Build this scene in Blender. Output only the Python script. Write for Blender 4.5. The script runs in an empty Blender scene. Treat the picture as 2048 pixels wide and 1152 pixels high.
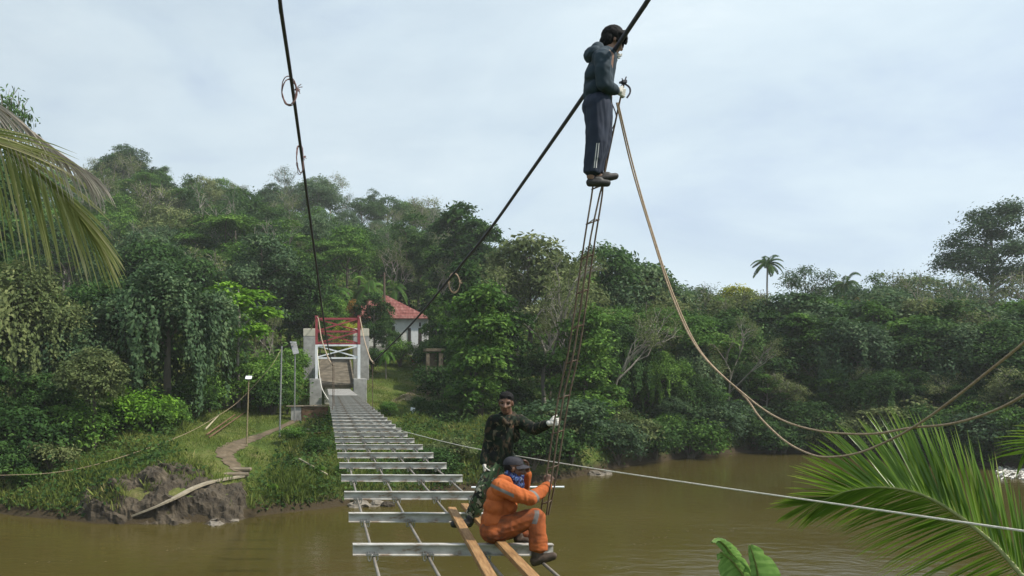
import bpy, bmesh, math, random
import numpy as np
from mathutils import Vector, Matrix, Quaternion
random.seed(7)
RNG = np.random.default_rng(11)
scene = bpy.context.scene
COL = scene.collection
CAMZ = 7.5                       # eye height above the river
F = 1479.0
def P(px, py, Y):                # a point seen in the photograph at (px, py), Y metres ahead
    return Vector(((px - 647.0) / F * Y, Y, CAMZ + (738.0 - py) / F * Y))
R = math.radians
def lerp(a, b, t): return a + (b - a) * t

# ------------------------------------------------------------------ tagging
def tag(o, label=None, cat=None, group=None, kind=None):
    if label: o['label'] = label
    if cat: o['category'] = cat
    if group: o['group'] = group
    if kind: o['kind'] = kind
    return o
def empty(name, loc=(0, 0, 0), rz=0.0):
    o = bpy.data.objects.new(name, None)
    o.empty_display_size = 0.2
    o.location = loc; o.rotation_euler = (0, 0, rz)
    COL.objects.link(o)
    return o
def link_mesh(name, me, parent=None):
    o = bpy.data.objects.new(name, me)
    COL.objects.link(o)
    if parent is not None: o.parent = parent
    return o
def kids(o): return [c for c in bpy.data.objects if c.parent is o]
def copy_tree(o, parent=None):
    c = o.copy(); COL.objects.link(c)
    if parent is not None: c.parent = parent
    for ch in CHILD.get(o.name, []):
        copy_tree(ch, c)
    return c
CHILD = {}
def own(parent, *chs):           # remember children for copy_tree
    CHILD.setdefault(parent.name, []).extend(chs)

# ------------------------------------------------------------------ materials
def new_mat(name):
    m = bpy.data.materials.new(name); m.use_nodes = True
    nt = m.node_tree; nt.nodes.clear()
    out = nt.nodes.new('ShaderNodeOutputMaterial')
    return m, nt, out
def N(nt, t, **kw):
    n = nt.nodes.new(t)
    for k, v in kw.items():
        if k in n.inputs: n.inputs[k].default_value = v
        else: setattr(n, k, v)
    return n
def col4(c): return (c[0], c[1], c[2], 1.0)
def ramp(nt, stops, interp='LINEAR'):
    r = nt.nodes.new('ShaderNodeValToRGB'); cr = r.color_ramp; cr.interpolation = interp
    while len(cr.elements) > 1: cr.elements.remove(cr.elements[-1])
    cr.elements[0].position = stops[0][0]; cr.elements[0].color = col4(stops[0][1])
    for p, c in stops[1:]:
        e = cr.elements.new(p); e.color = col4(c)
    return r
def surf(name, stops, scale=4.0, rough=0.7, detail=6.0, bump=0.0, bscale=None, metal=0.0, stretch=(1, 1, 1), spec=0.4, dist=0.02):
    """noise-ramped principled surface in object space"""
    m, nt, out = new_mat(name)
    tc = N(nt, 'ShaderNodeTexCoord'); mp = N(nt, 'ShaderNodeMapping'); mp.inputs['Scale'].default_value = stretch
    nt.links.new(tc.outputs['Object'], mp.inputs['Vector'])
    no = N(nt, 'ShaderNodeTexNoise', Scale=scale, Detail=detail, Roughness=0.6)
    nt.links.new(mp.outputs['Vector'], no.inputs['Vector'])
    rp = ramp(nt, stops); nt.links.new(no.outputs['Fac'], rp.inputs['Fac'])
    b = N(nt, 'ShaderNodeBsdfPrincipled', Roughness=rough, Metallic=metal)
    b.inputs['Specular IOR Level'].default_value = spec
    nt.links.new(rp.outputs['Color'], b.inputs['Base Color'])
    if bump > 0:
        n2 = N(nt, 'ShaderNodeTexNoise', Scale=bscale or scale * 4, Detail=5.0)
        nt.links.new(mp.outputs['Vector'], n2.inputs['Vector'])
        bp = N(nt, 'ShaderNodeBump', Strength=bump, Distance=dist)
        nt.links.new(n2.outputs['Fac'], bp.inputs['Height']); nt.links.new(bp.outputs['Normal'], b.inputs['Normal'])
    nt.links.new(b.outputs['BSDF'], out.inputs['Surface'])
    return m
def leafmat(name, stops, trans=0.3, rough=0.65, rnd=0.35, spec=0.09):
    m, nt, out = new_mat(name)
    at = N(nt, 'ShaderNodeAttribute', attribute_name='tint')
    oi = N(nt, 'ShaderNodeObjectInfo')
    mu = N(nt, 'ShaderNodeMath', operation='MULTIPLY_ADD'); mu.inputs[1].default_value = rnd; mu.inputs[2].default_value = -rnd / 2
    nt.links.new(oi.outputs['Random'], mu.inputs[0])
    ad = N(nt, 'ShaderNodeMath', operation='ADD', use_clamp=True)
    nt.links.new(at.outputs['Fac'], ad.inputs[0]); nt.links.new(mu.outputs[0], ad.inputs[1])
    rp = ramp(nt, stops); nt.links.new(ad.outputs[0], rp.inputs['Fac'])
    b = N(nt, 'ShaderNodeBsdfPrincipled', Roughness=rough); b.inputs['Specular IOR Level'].default_value = spec
    t = N(nt, 'ShaderNodeBsdfTranslucent')
    nt.links.new(rp.outputs['Color'], b.inputs['Base Color']); nt.links.new(rp.outputs['Color'], t.inputs['Color'])
    mx = N(nt, 'ShaderNodeMixShader', Fac=trans)
    nt.links.new(b.outputs[0], mx.inputs[1]); nt.links.new(t.outputs[0], mx.inputs[2])
    nt.links.new(mx.outputs[0], out.inputs['Surface'])
    return m

# ------------------------------------------------------------------ mesh builder
class MB:
    def __init__(s): s.v = []; s.f = []; s.m = []; s.sm = []
    def add(s, vs, fs, mi=0, smooth=False):
        o = len(s.v); s.v += [tuple(v) for v in vs]
        for f in fs: s.f.append(tuple(i + o for i in f)); s.m.append(mi); s.sm.append(smooth)
        return s
    def box(s, c, size, rot=None, mi=0, bev=0.0):
        """box with chamfered edges when bev > 0"""
        hx, hy, hz = size[0] / 2, size[1] / 2, size[2] / 2
        Mx = rot if rot is not None else Matrix.Identity(3)
        c = Vector(c)
        if bev <= 0:
            vs = [Vector((sx * hx, sy * hy, sz * hz)) for sx in (-1, 1) for sy in (-1, 1) for sz in (-1, 1)]
            fs = [(0, 1, 3, 2), (4, 6, 7, 5), (0, 4, 5, 1), (2, 3, 7, 6), (0, 2, 6, 4), (1, 5, 7, 3)]
            return s.add([Mx @ v + c for v in vs], fs, mi)
        bm = bmesh.new(); bmesh.ops.create_cube(bm, size=1.0)
        for v in bm.verts: v.co = Vector((v.co.x * size[0], v.co.y * size[1], v.co.z * size[2]))
        bmesh.ops.bevel(bm, geom=bm.edges[:], offset=bev, segments=1, affect='EDGES')
        bm.verts.index_update()
        vs = [Mx @ v.co + c for v in bm.verts]; fs = [tuple(v.index for v in f.verts) for f in bm.faces]
        bm.free()
        return s.add(vs, fs, mi)
    def bar(s, a, b, w, h, mi=0, bev=0.0, up=(0, 0, 1)):
        a, b = Vector(a), Vector(b); d = b - a
        x = d.normalized(); u = Vector(up)
        y = u.cross(x).normalized(); z = x.cross(y)
        Mx = Matrix((x, y, z)).transposed()
        return s.box((a + b) / 2, (d.length, w, h), Mx, mi, bev)
    def tube(s, pts, rad, n=8, mi=0, cap=True, smooth=True):
        pts = [Vector(p) for p in pts]
        if not hasattr(rad, '__len__'): rad = [rad] * len(pts)
        rings = []; prev = None
        for i, p in enumerate(pts):
            d = (pts[min(i + 1, len(pts) - 1)] - pts[max(i - 1, 0)])
            d = d.normalized() if d.length > 1e-9 else Vector((0, 0, 1))
            if prev is None:
                a = d.orthogonal().normalized()
            else:
                a = (prev - d * prev.dot(d))
                a = a.normalized() if a.length > 1e-6 else d.orthogonal().normalized()
            prev = a; b = d.cross(a)
            rings.append([p + (a * math.cos(2 * math.pi * k / n) + b * math.sin(2 * math.pi * k / n)) * rad[i] for k in range(n)])
        vs = [v for r in rings for v in r]; fs = []
        for i in range(len(pts) - 1):
            for k in range(n):
                k2 = (k + 1) % n
                fs.append((i * n + k, i * n + k2, (i + 1) * n + k2, (i + 1) * n + k))
        s.add(vs, fs, mi, smooth)
        if cap:
            s.add(rings[0], [tuple(range(n))[::-1]], mi); s.add(rings[-1], [tuple(range(n))], mi)
        return s
    def prism(s, prof, a, b, up=(0, 0, 1), mi=0):
        """2-D profile (y, z) swept from a to b"""
        a, b = Vector(a), Vector(b); x = (b - a).normalized(); y = Vector(up).cross(x).normalized(); z = x.cross(y)
        n = len(prof)
        vs = [a + y * p[0] + z * p[1] for p in prof] + [b + y * p[0] + z * p[1] for p in prof]
        fs = [(i, (i + 1) % n, n + (i + 1) % n, n + i) for i in range(n)] + [tuple(range(n))[::-1], tuple(range(n, 2 * n))]
        return s.add(vs, fs, mi)
    def mesh(s, name, mats):
        me = bpy.data.meshes.new(name)
        me.from_pydata(s.v, [], s.f)
        for m in (mats if isinstance(mats, (list, tuple)) else [mats]): me.materials.append(m)
        me.polygons.foreach_set('material_index', s.m)
        me.polygons.foreach_set('use_smooth', s.sm)
        me.update()
        return me
    def build(s, name, mats, parent=None):
        o = link_mesh(name, s.mesh(name, mats), parent)
        if parent is not None: own(parent, o)
        return o

def catmull(pts, per=8):
    pts = [Vector(p) for p in pts]; q = [pts[0] * 2 - pts[1]] + pts + [pts[-1] * 2 - pts[-2]]
    out = []
    for i in range(1, len(q) - 2):
        p0, p1, p2, p3 = q[i - 1], q[i], q[i + 1], q[i + 2]
        for k in range(per):
            t = k / per
            out.append(0.5 * ((2 * p1) + (p2 - p0) * t + (2 * p0 - 5 * p1 + 4 * p2 - p3) * t * t + (3 * p1 - p0 - 3 * p2 + p3) * t ** 3))
    out.append(pts[-1].copy())
    return out

# ------------------------------------------------------------------ leaves (numpy)
def unit(a): return a / np.maximum(np.linalg.norm(a, axis=1, keepdims=True), 1e-9)
def leaf_arrays(cen, nrm, L, W, rng, axis=None):
    """diamond leaf per centre: length L, width W (arrays or scalars), folded a little along the midrib"""
    n = len(cen); nrm = unit(nrm)
    if axis is None: axis = rng.normal(size=(n, 3))
    ax = unit(axis - nrm * np.sum(axis * nrm, 1, keepdims=True)); bx = np.cross(nrm, ax)
    L = np.broadcast_to(np.asarray(L, float), (n,))[:, None]; W = np.broadcast_to(np.asarray(W, float), (n,))[:, None]
    a = cen - ax * L * .5
    b = cen - ax * L * .05 + bx * W * .5 + nrm * W * .12
    c = cen + ax * L * .5 - nrm * L * .10
    d = cen - ax * L * .05 - bx * W * .5 + nrm * W * .12
    return np.stack([a, b, c, d], 1).reshape(-1, 3)
def quads_mesh(name, V, tint, mats, mi=None):
    nf = len(V) // 4
    me = bpy.data.meshes.new(name)
    me.vertices.add(len(V)); me.vertices.foreach_set('co', V.astype(np.float32).ravel())
    me.loops.add(nf * 4); me.loops.foreach_set('vertex_index', np.arange(nf * 4, dtype=np.int32))
    me.polygons.add(nf); me.polygons.foreach_set('loop_start', np.arange(0, nf * 4, 4, dtype=np.int32))
    for m in (mats if isinstance(mats, (list, tuple)) else [mats]): me.materials.append(m)
    if mi is not None: me.polygons.foreach_set('material_index', mi.astype(np.int32))
    me.update(calc_edges=True)
    at = me.attributes.new('tint', 'FLOAT', 'FACE'); at.data.foreach_set('value', tint.astype(np.float32))
    return me
def join_tube_and_leaves(name, mb, V, tint, mats):
    """one mesh: wood (slot 0) + leaves (slot 1)"""
    wood = mb.mesh(name + '_w', [mats[0]])
    me = bpy.data.meshes.new(name)
    nv, nl, npoly = len(wood.vertices), len(wood.loops), len(wood.polygons)
    wc = np.empty(nv * 3, np.float32); wood.vertices.foreach_get('co', wc)
    wl = np.empty(nl, np.int32); wood.loops.foreach_get('vertex_index', wl)
    ws = np.empty(npoly, np.int32); wood.polygons.foreach_get('loop_start', ws)
    nf = len(V) // 4
    me.vertices.add(nv + nf * 4); me.vertices.foreach_set('co', np.concatenate([wc, V.astype(np.float32).ravel()]))
    me.loops.add(nl + nf * 4); me.loops.foreach_set('vertex_index', np.concatenate([wl, np.arange(nf * 4, dtype=np.int32) + nv]))
    me.polygons.add(npoly + nf); me.polygons.foreach_set('loop_start', np.concatenate([ws, np.arange(0, nf * 4, 4, dtype=np.int32) + nl]))
    for m in mats: me.materials.append(m)
    me.polygons.foreach_set('material_index', np.concatenate([np.zeros(npoly, np.int32), np.ones(nf, np.int32)]))
    me.update(calc_edges=True)
    at = me.attributes.new('tint', 'FLOAT', 'FACE'); at.data.foreach_set('value', np.concatenate([np.full(npoly, .5), tint]).astype(np.float32))
    bpy.data.meshes.remove(wood)
    return me
# ================================================================== camera, sky, sun, air
cam = bpy.data.cameras.new('camera'); camo = bpy.data.objects.new('camera', cam); COL.objects.link(camo)
cam.sensor_width = 36.0; cam.lens = F / 2048 * 36.0
cam.shift_x = (1024 - 647) / 2048; cam.shift_y = (738 - 576) / 2048
cam.clip_start = 0.05; cam.clip_end = 3000
camo.location = (0, 0, CAMZ); camo.rotation_euler = (R(90), 0, 0)
scene.camera = camo
vs = scene.view_settings
scene.display_settings.display_device = 'sRGB'
vs.view_transform = 'Standard'; vs.look = 'None'; vs.exposure = 0.30; vs.gamma = 1.0; vs.use_curve_mapping = False
scene.cycles.use_denoising = True
scene.cycles.max_bounces = 6; scene.cycles.diffuse_bounces = 3; scene.cycles.glossy_bounces = 2
scene.cycles.transmission_bounces = 3; scene.cycles.volume_bounces = 1; scene.cycles.transparent_max_bounces = 4
scene.cycles.caustics_reflective = False; scene.cycles.caustics_refractive = False
scene.cycles.sample_clamp_indirect = 4.0

SUN_EL, SUN_AZ = R(50), R(112)          # azimuth clockwise from +Y
w = bpy.data.worlds.new('World'); scene.world = w; w.use_nodes = True
nt = w.node_tree; nt.nodes.clear()
wo = nt.nodes.new('ShaderNodeOutputWorld')
sky = N(nt, 'ShaderNodeTexSky', sky_type='NISHITA', sun_disc=False, sun_elevation=SUN_EL, sun_rotation=SUN_AZ)
sky.dust_density = 2.0
bg1 = N(nt, 'ShaderNodeBackground', Strength=0.11); nt.links.new(sky.outputs[0], bg1.inputs['Color'])
tc = N(nt, 'ShaderNodeTexCoord'); mp = N(nt, 'ShaderNodeMapping'); mp.inputs['Scale'].default_value = (1.0, 1.0, 2.6)
nt.links.new(tc.outputs['Generated'], mp.inputs['Vector'])
n1 = N(nt, 'ShaderNodeTexNoise', Scale=2.6, Detail=7.0, Roughness=0.55, Distortion=0.4); nt.links.new(mp.outputs[0], n1.inputs['Vector'])
r1 = ramp(nt, [(0.30, (0.45, 0.55, 0.68)), (0.46, (0.55, 0.655, 0.735)), (0.62, (0.60, 0.70, 0.765)), (0.80, (0.76, 0.83, 0.87))])
nt.links.new(n1.outputs['Fac'], r1.inputs['Fac'])
# brighter veil on the sun's side
sep = N(nt, 'ShaderNodeSeparateXYZ'); nt.links.new(tc.outputs['Generated'], sep.inputs[0])
mr = N(nt, 'ShaderNodeMapRange'); mr.inputs['From Min'].default_value = -0.35; mr.inputs['From Max'].default_value = 0.75
mr.inputs['To Min'].default_value = 0.92; mr.inputs['To Max'].default_value = 1.10
nt.links.new(sep.outputs['X'], mr.inputs['Value'])
bg2 = N(nt, 'ShaderNodeBackground'); nt.links.new(r1.outputs[0], bg2.inputs['Color']); nt.links.new(mr.outputs[0], bg2.inputs['Strength'])
n2 = N(nt, 'ShaderNodeTexNoise', Scale=3.3, Detail=8.0, Roughness=0.6); nt.links.new(mp.outputs[0], n2.inputs['Vector'])
mf = N(nt, 'ShaderNodeMapRange'); mf.inputs['From Min'].default_value = 0.3; mf.inputs['From Max'].default_value = 0.62
mf.inputs['To Min'].default_value = 0.80; mf.inputs['To Max'].default_value = 1.0
nt.links.new(n2.outputs['Fac'], mf.inputs['Value'])
mx = N(nt, 'ShaderNodeMixShader'); nt.links.new(mf.outputs[0], mx.inputs[0])
nt.links.new(bg1.outputs[0], mx.inputs[1]); nt.links.new(bg2.outputs[0], mx.inputs[2]); nt.links.new(mx.outputs[0], wo.inputs['Surface'])

sl = bpy.data.lights.new('sun', 'SUN'); sl.energy = 4.6; sl.angle = R(2.5); sl.color = (1.0, 0.94, 0.84)
so = bpy.data.objects.new('sun', sl); COL.objects.link(so)
sd = Vector((math.sin(SUN_AZ) * math.cos(SUN_EL), math.cos(SUN_AZ) * math.cos(SUN_EL), math.sin(SUN_EL)))
so.rotation_euler = sd.to_track_quat('Z', 'Y').to_euler(); so.location = (0, 0, 80)

# ================================================================== terrain
_px = np.array([-1500, -900, -300, 0, 240, 450, 520, 640, 760, 900, 1000, 1080, 1200, 1300, 1480, 1650, 1900, 2048, 2400, 3000, 4200], float)
_shore = np.array([40, 39, 38.6, 38.2, 36.4, 36.3, 38, 39.8, 42, 45, 46.4, 48.6, 53.6, 59.3, 66.4, 65.6, 59.5, 54.5, 47, 42, 40], float)
_cp = np.array([-1500, -900, -300, 0, 130, 260, 340, 420, 520, 600, 700, 850, 950, 1000, 1100, 1200, 1300, 1450, 1700, 1850, 2048, 2400, 3000, 4200], float)
_cy = np.array([300, 292, 300, 322, 335, 312, 362, 362, 366, 378, 392, 420, 470, 500, 510, 520, 545, 568, 560, 570, 565, 560, 560, 560], float)
_cY = np.array([230, 230, 230, 230, 230, 230, 230, 230, 230, 230, 230, 225, 190, 165, 145, 130, 124, 120, 116, 114, 110, 110, 110, 110], float)
_nz = RNG.uniform(0, 6.28, (14, 3)); _nf = RNG.normal(0, 1, (14, 2))
def wob(x, y, s):
    z = 0
    for i in range(14):
        k = s * (0.6 + 0.25 * i)
        z = z + np.sin(_nf[i, 0] * x * k + _nz[i, 0]) * np.cos(_nf[i, 1] * y * k + _nz[i, 1]) / (1 + .35 * i)
    return z * 0.35
def terrain(x, y):
    x = np.asarray(x, float); y = np.asarray(y, float)
    px = 647 + F * x / np.maximum(y, 22.0)
    sh = np.interp(px, _px, _shore) + wob(x, y, 0.35) * 0.9
    cY = np.interp(px, _cp, _cY); cpy = np.interp(px, _cp, _cy)
    right = np.clip((px - 930) / 130, 0, 1)
    cz = CAMZ + (738 - cpy) / F * cY - lerp(11.5, 12.0, right)
    d = y - sh
    steep = np.clip(1 - np.abs(px - 330) / 190, 0, 1)         # rock shelf rises abruptly
    lz = np.interp(d, [-6, -1.5, 0, .8, 3, 10, 28, 47, 60], [-2.2, -.7, 0.02, .75, 1.5, 2.75, 4.4, 8.6, 10.6]) + steep * np.interp(d, [0, .5, 2.0, 6, 14], [0, .7, .9, .45, 0])
    rz = np.interp(d, [-6, -1.5, 0, .8, 3, 9, 30], [-2.2, -.7, 0.02, 1.0, 2.3, 3.6, 6.0])
    b = lerp(lz, rz, right); edge = lerp(60.0, 30.0, right); ez = lerp(10.6, 6.0, right)
    t = np.clip((d - edge) / np.maximum(cY - sh - edge, 20), 0, 1.0)
    over = np.maximum(y - cY, 0)
    z = np.where(d > edge, ez + (cz - ez) * (t ** 0.92), b) - over * 0.10
    z = z + np.where(d > 1.0, np.clip((d - 1) / 8, 0, 1) * wob(x, y, 0.22) * 0.35 + np.clip((d - 60) / 60, 0, 1) * wob(x, y, 0.05) * 3.0, 0)
    near = np.interp(y, [-80, 0, 5, 9, 14, 20, 26], [7, 5.3, 4.4, 2.4, 0.2, -1.5, -2.2])
    return np.where(y < 26, np.minimum(near, np.where(y < 20, 99, z + 99)), z)
def tz(x, y): return float(terrain(np.array([x]), np.array([y]))[0])
def hit(px, py, y0=27.0):
    """where the sight line of a photograph pixel meets the ground"""
    Y = np.arange(y0, 260, 0.1)
    X = (px - 647) / F * Y; Z = CAMZ + (738 - py) / F * Y
    k = np.argmax(terrain(X, Y) >= Z)
    return Vector((X[k], Y[k], Z[k]))

xs = np.unique(np.round(np.concatenate([np.linspace(-260, -45, 50), np.arange(-45, 75, 0.6), np.linspace(75, 320, 60)]), 3))
ys = np.unique(np.round(np.concatenate([np.linspace(-60, 34, 36), np.arange(34, 100, 0.55), np.linspace(100, 260, 70), np.linspace(264, 330, 8)]), 3))
GX, GY = np.meshgrid(xs, ys)
GZ = terrain(GX, GY)
nx, ny = len(xs), len(ys)
gv = np.stack([GX.ravel(), GY.ravel(), GZ.ravel()], 1)
idx = np.arange(nx * ny).reshape(ny, nx)
gf = np.stack([idx[:-1, :-1].ravel(), idx[:-1, 1:].ravel(), idx[1:, 1:].ravel(), idx[1:, :-1].ravel()], 1)
gm = bpy.data.meshes.new('ground'); gm.from_pydata(gv.tolist(), [], gf.tolist()); gm.polygons.foreach_set('use_smooth', [True] * len(gf)); gm.update()
m, nt, out = new_mat('ground_soil')
tc = N(nt, 'ShaderNodeTexCoord')
a = N(nt, 'ShaderNodeTexNoise', Scale=0.35, Detail=8.0, Roughness=0.65); nt.links.new(tc.outputs['Object'], a.inputs['Vector'])
bb = N(nt, 'ShaderNodeTexNoise', Scale=5.0, Detail=6.0, Roughness=0.7); nt.links.new(tc.outputs['Object'], bb.inputs['Vector'])
ra = ramp(nt, [(0.3, (0.045, 0.070, 0.016)), (0.48, (0.075, 0.11, 0.024)), (0.6, (0.12, 0.13, 0.042)), (0.75, (0.16, 0.13, 0.07))])
nt.links.new(a.outputs['Fac'], ra.inputs['Fac'])
rb = ramp(nt, [(0.3, (0.55, 0.55, 0.55)), (0.7, (1.3, 1.3, 1.2))]); nt.links.new(bb.outputs['Fac'], rb.inputs['Fac'])
mm = N(nt, 'ShaderNodeMix', data_type='RGBA', blend_type='MULTIPLY'); mm.inputs[0].default_value = 1.0
nt.links.new(ra.outputs[0], mm.inputs[6]); nt.links.new(rb.outputs[0], mm.inputs[7])
geo = N(nt, 'ShaderNodeNewGeometry'); sp = N(nt, 'ShaderNodeSeparateXYZ'); nt.links.new(geo.outputs['Position'], sp.inputs[0])
mz = N(nt, 'ShaderNodeMapRange'); mz.inputs['From Min'].default_value = 0.35; mz.inputs['From Max'].default_value = 0.9
mz.inputs['To Min'].default_value = 1.0; mz.inputs['To Max'].default_value = 0.0; nt.links.new(sp.outputs['Z'], mz.inputs['Value'])
m2 = N(nt, 'ShaderNodeMix', data_type='RGBA'); nt.links.new(mz.outputs[0], m2.inputs[0]); nt.links.new(mm.outputs[2], m2.inputs[6]); m2.inputs[7].default_value = (0.05, 0.038, 0.022, 1)
b = N(nt, 'ShaderNodeBsdfPrincipled', Roughness=0.95); b.inputs['Specular IOR Level'].default_value = 0.1
nt.links.new(m2.outputs[2], b.inputs['Base Color'])
bp = N(nt, 'ShaderNodeBump', Strength=0.8, Distance=0.12); nt.links.new(bb.outputs['Fac'], bp.inputs['Height']); nt.links.new(bp.outputs[0], b.inputs['Normal'])
nt.links.new(b.outputs[0], out.inputs['Surface'])
gm.materials.append(m)
tag(link_mesh('ground', gm), kind='structure')

# ---- river
m, nt, out = new_mat('river_water')
tc = N(nt, 'ShaderNodeTexCoord'); mp = N(nt, 'ShaderNodeMapping'); mp.inputs['Scale'].default_value = (0.55, 1.0, 1.0); mp.inputs['Rotation'].default_value = (0, 0, R(-14))
nt.links.new(tc.outputs['Object'], mp.inputs['Vector'])
wn = N(nt, 'ShaderNodeTexNoise', Scale=1.7, Detail=5.0, Roughness=0.6, Distortion=0.6); nt.links.new(mp.outputs[0], wn.inputs['Vector'])
wl = N(nt, 'ShaderNodeTexNoise', Scale=0.09, Detail=3.0); nt.links.new(mp.outputs[0], wl.inputs['Vector'])
wr = ramp(nt, [(0.35, (0.2, 0.2, 0.2)), (0.66, (1, 1, 1))]); nt.links.new(wl.outputs['Fac'], wr.inputs['Fac'])
st = N(nt, 'ShaderNodeMath', operation='MULTIPLY'); st.inputs[1].default_value = 0.16; nt.links.new(wr.outputs[0], st.inputs[0])
bp = N(nt, 'ShaderNodeBump', Distance=0.25); nt.links.new(wn.outputs['Fac'], bp.inputs['Height']); nt.links.new(st.outputs[0], bp.inputs['Strength'])
wc = ramp(nt, [(0.3, (0.054, 0.043, 0.011)), (0.7, (0.070, 0.056, 0.015))]); nt.links.new(wl.outputs['Fac'], wc.inputs['Fac'])
b = N(nt, 'ShaderNodeBsdfPrincipled', Roughness=0.07, IOR=1.33); b.inputs['Specular IOR Level'].default_value = 0.28
nt.links.new(wc.outputs[0], b.inputs['Base Color']); nt.links.new(bp.outputs[0], b.inputs['Normal']); nt.links.new(b.outputs[0], out.inputs['Surface'])
mb = MB(); mb.add([(-258, -58, 0), (318, -58, 0), (318, 75, 0), (-258, 75, 0)], [(0, 1, 2, 3)])
tag(mb.build('river', m), kind='structure')

# ---- air
hz, nt, out = new_mat('river_haze')
pv = N(nt, 'ShaderNodeVolumePrincipled'); pv.inputs['Density'].default_value = 0.00034; pv.inputs['Color'].default_value = (0.93, 0.96, 1.0, 1)
pv.inputs['Anisotropy'].default_value = 0.0
nt.links.new(pv.outputs[0], out.inputs['Volume'])
if True:
    mb = MB(); mb.box((30, 135, 49.2), (600, 410, 105)); tag(mb.build('haze', hz), kind='stuff')
# ================================================================== foliage materials
LEAF = {
 'deep':   leafmat('leaf_deep',   [(0.0, (0.0187, 0.0471, 0.0132)), (0.5, (0.0410, 0.0925, 0.0231)), (1.0, (0.0972, 0.1768, 0.0438))]),
 'mid':    leafmat('leaf_mid',    [(0.0, (0.0349, 0.0832, 0.0157)), (0.5, (0.0769, 0.1654, 0.0286)), (1.0, (0.1656, 0.2846, 0.0517))]),
 'bright': leafmat('leaf_bright', [(0.0, (0.057, 0.134, 0.012)), (0.5, (0.108, 0.235, 0.020)), (1.0, (0.202, 0.363, 0.039))]),
 'olive':  leafmat('leaf_olive',  [(0.0, (0.0648, 0.0925, 0.0335)), (0.5, (0.1318, 0.1682, 0.0610)), (1.0, (0.2518, 0.2755, 0.1141))]),
 'yellow': leafmat('leaf_yellow', [(0.0, (0.140, 0.186, 0.022)), (0.5, (0.264, 0.308, 0.034)), (1.0, (0.474, 0.447, 0.062))]),
 'russet': leafmat('leaf_russet', [(0.0, (0.105, 0.094, 0.025)), (0.5, (0.229, 0.139, 0.034)), (1.0, (0.421, 0.224, 0.054))]),
 'blue':   leafmat('leaf_bluish', [(0.0, (0.0282, 0.0612, 0.0252)), (0.5, (0.0622, 0.1179, 0.0478)), (1.0, (0.1458, 0.2097, 0.0909))], spec=0.2),
 'palm':   leafmat('leaf_palm',   [(0.0, (0.044, 0.112, 0.016)), (0.5, (0.088, 0.214, 0.025)), (1.0, (0.211, 0.355, 0.047))], rough=0.4),
 'dry':    leafmat('leaf_dry',    [(0.0, (0.211, 0.177, 0.085)), (0.5, (0.351, 0.308, 0.147)), (1.0, (0.562, 0.504, 0.248))]),
}
BARK = surf('bark', [(0.3, (0.055, 0.045, 0.035)), (0.7, (0.16, 0.14, 0.11))], scale=3, rough=0.9, bump=0.5, stretch=(1, 1, .3))
BARK_PALE = surf('bark_pale', [(0.3, (0.16, 0.14, 0.115)), (0.7, (0.34, 0.31, 0.27))], scale=3, rough=0.9, bump=0.4, stretch=(1, 1, .3))

def lobes_leaves(lobes, clumps, per, L, W, rng, sig=(0.42, 0.16), upw=0.55, rmin=0.55, low=-0.35, curtain=0.0):
    lo = np.array(lobes, float)
    wts = (lo[:, 3] * lo[:, 4] + lo[:, 3] * lo[:, 5]); wts /= wts.sum()
    k = rng.choice(len(lo), clumps, p=wts)
    d = unit(rng.normal(size=(clumps, 3)))
    flip = (d[:, 2] < low) & (rng.random(clumps) < .8); d[flip, 2] *= -1
    r = rng.uniform(rmin, 1.04, clumps) ** 0.6
    c = lo[k, :3] + d * lo[k, 3:6] * r[:, None]
    cs = rng.uniform(.6, 1.35, clumps)
    base = np.clip(rng.normal(.45, .23, clumps), 0, 1)
    n = clumps * per; kk = np.repeat(np.arange(clumps), per)
    off = rng.normal(size=(n, 3)) * np.array([sig[0], sig[0], sig[1]]) * cs[kk][:, None]
    # pads droop away from the crown's middle
    off[:, 2] -= 0.35 * np.sum(off[:, :2] * d[kk, :2], 1)
    if curtain > 0: off[:, 2] -= np.abs(rng.normal(size=n)) * curtain * (np.linalg.norm(d[kk, :2], axis=1) > .5)
    cen = c[kk] + off
    nrm = np.array([0, 0, 1.0]) * upw + d[kk] * .5 + rng.normal(size=(n, 3)) * .45
    ax = d[kk] + rng.normal(size=(n, 3)) * .8 + np.array([0, 0, -.5])
    Ls = L * rng.uniform(.65, 1.3, n)
    V = leaf_arrays(cen, nrm, Ls, Ls * W / L, rng, ax)
    return V, np.clip(base[kk] + rng.normal(0, .11, n), 0, 1)

def trunk_and_limbs(H, lobes, rad, rng, lean=(0, 0), bole=0.45, n=7):
    mb = MB(); pts = []
    top = Vector((lean[0], lean[1], H * .86))
    for i in range(7):
        t = i / 6
        pts.append(Vector((top.x * t ** 1.4 + rng.normal() * .05 * H / 10, top.y * t ** 1.4 + rng.normal() * .05 * H / 10, H * .86 * t - (.5 if i == 0 else 0))))
    rr = [rad * (1.25 if i == 0 else 1) * (1 - .8 * i / 6) for i in range(7)]
    mb.tube(pts, rr, n)
    for l in lobes:
        c = Vector(l[:3]); zt = min(max(c.z - .9 * Vector((c.x - top.x, c.y - top.y, 0)).length * .7, H * bole * rng.uniform(.8, 1.1)), H * .8)
        t = zt / (H * .86); i = min(int(t * 6), 5); s = pts[i].lerp(pts[i + 1], t * 6 - i)
        mid = s.lerp(c, .5) + Vector((rng.normal() * .2, rng.normal() * .2, .25))
        r0 = rad * .42 * (1 - .5 * t)
        mb.tube(catmull([s, mid, c, c + (c - mid) * .35 + Vector((0, 0, .2))], 3), list(np.linspace(r0, r0 * .18, 10)), 5)
    return mb

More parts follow.
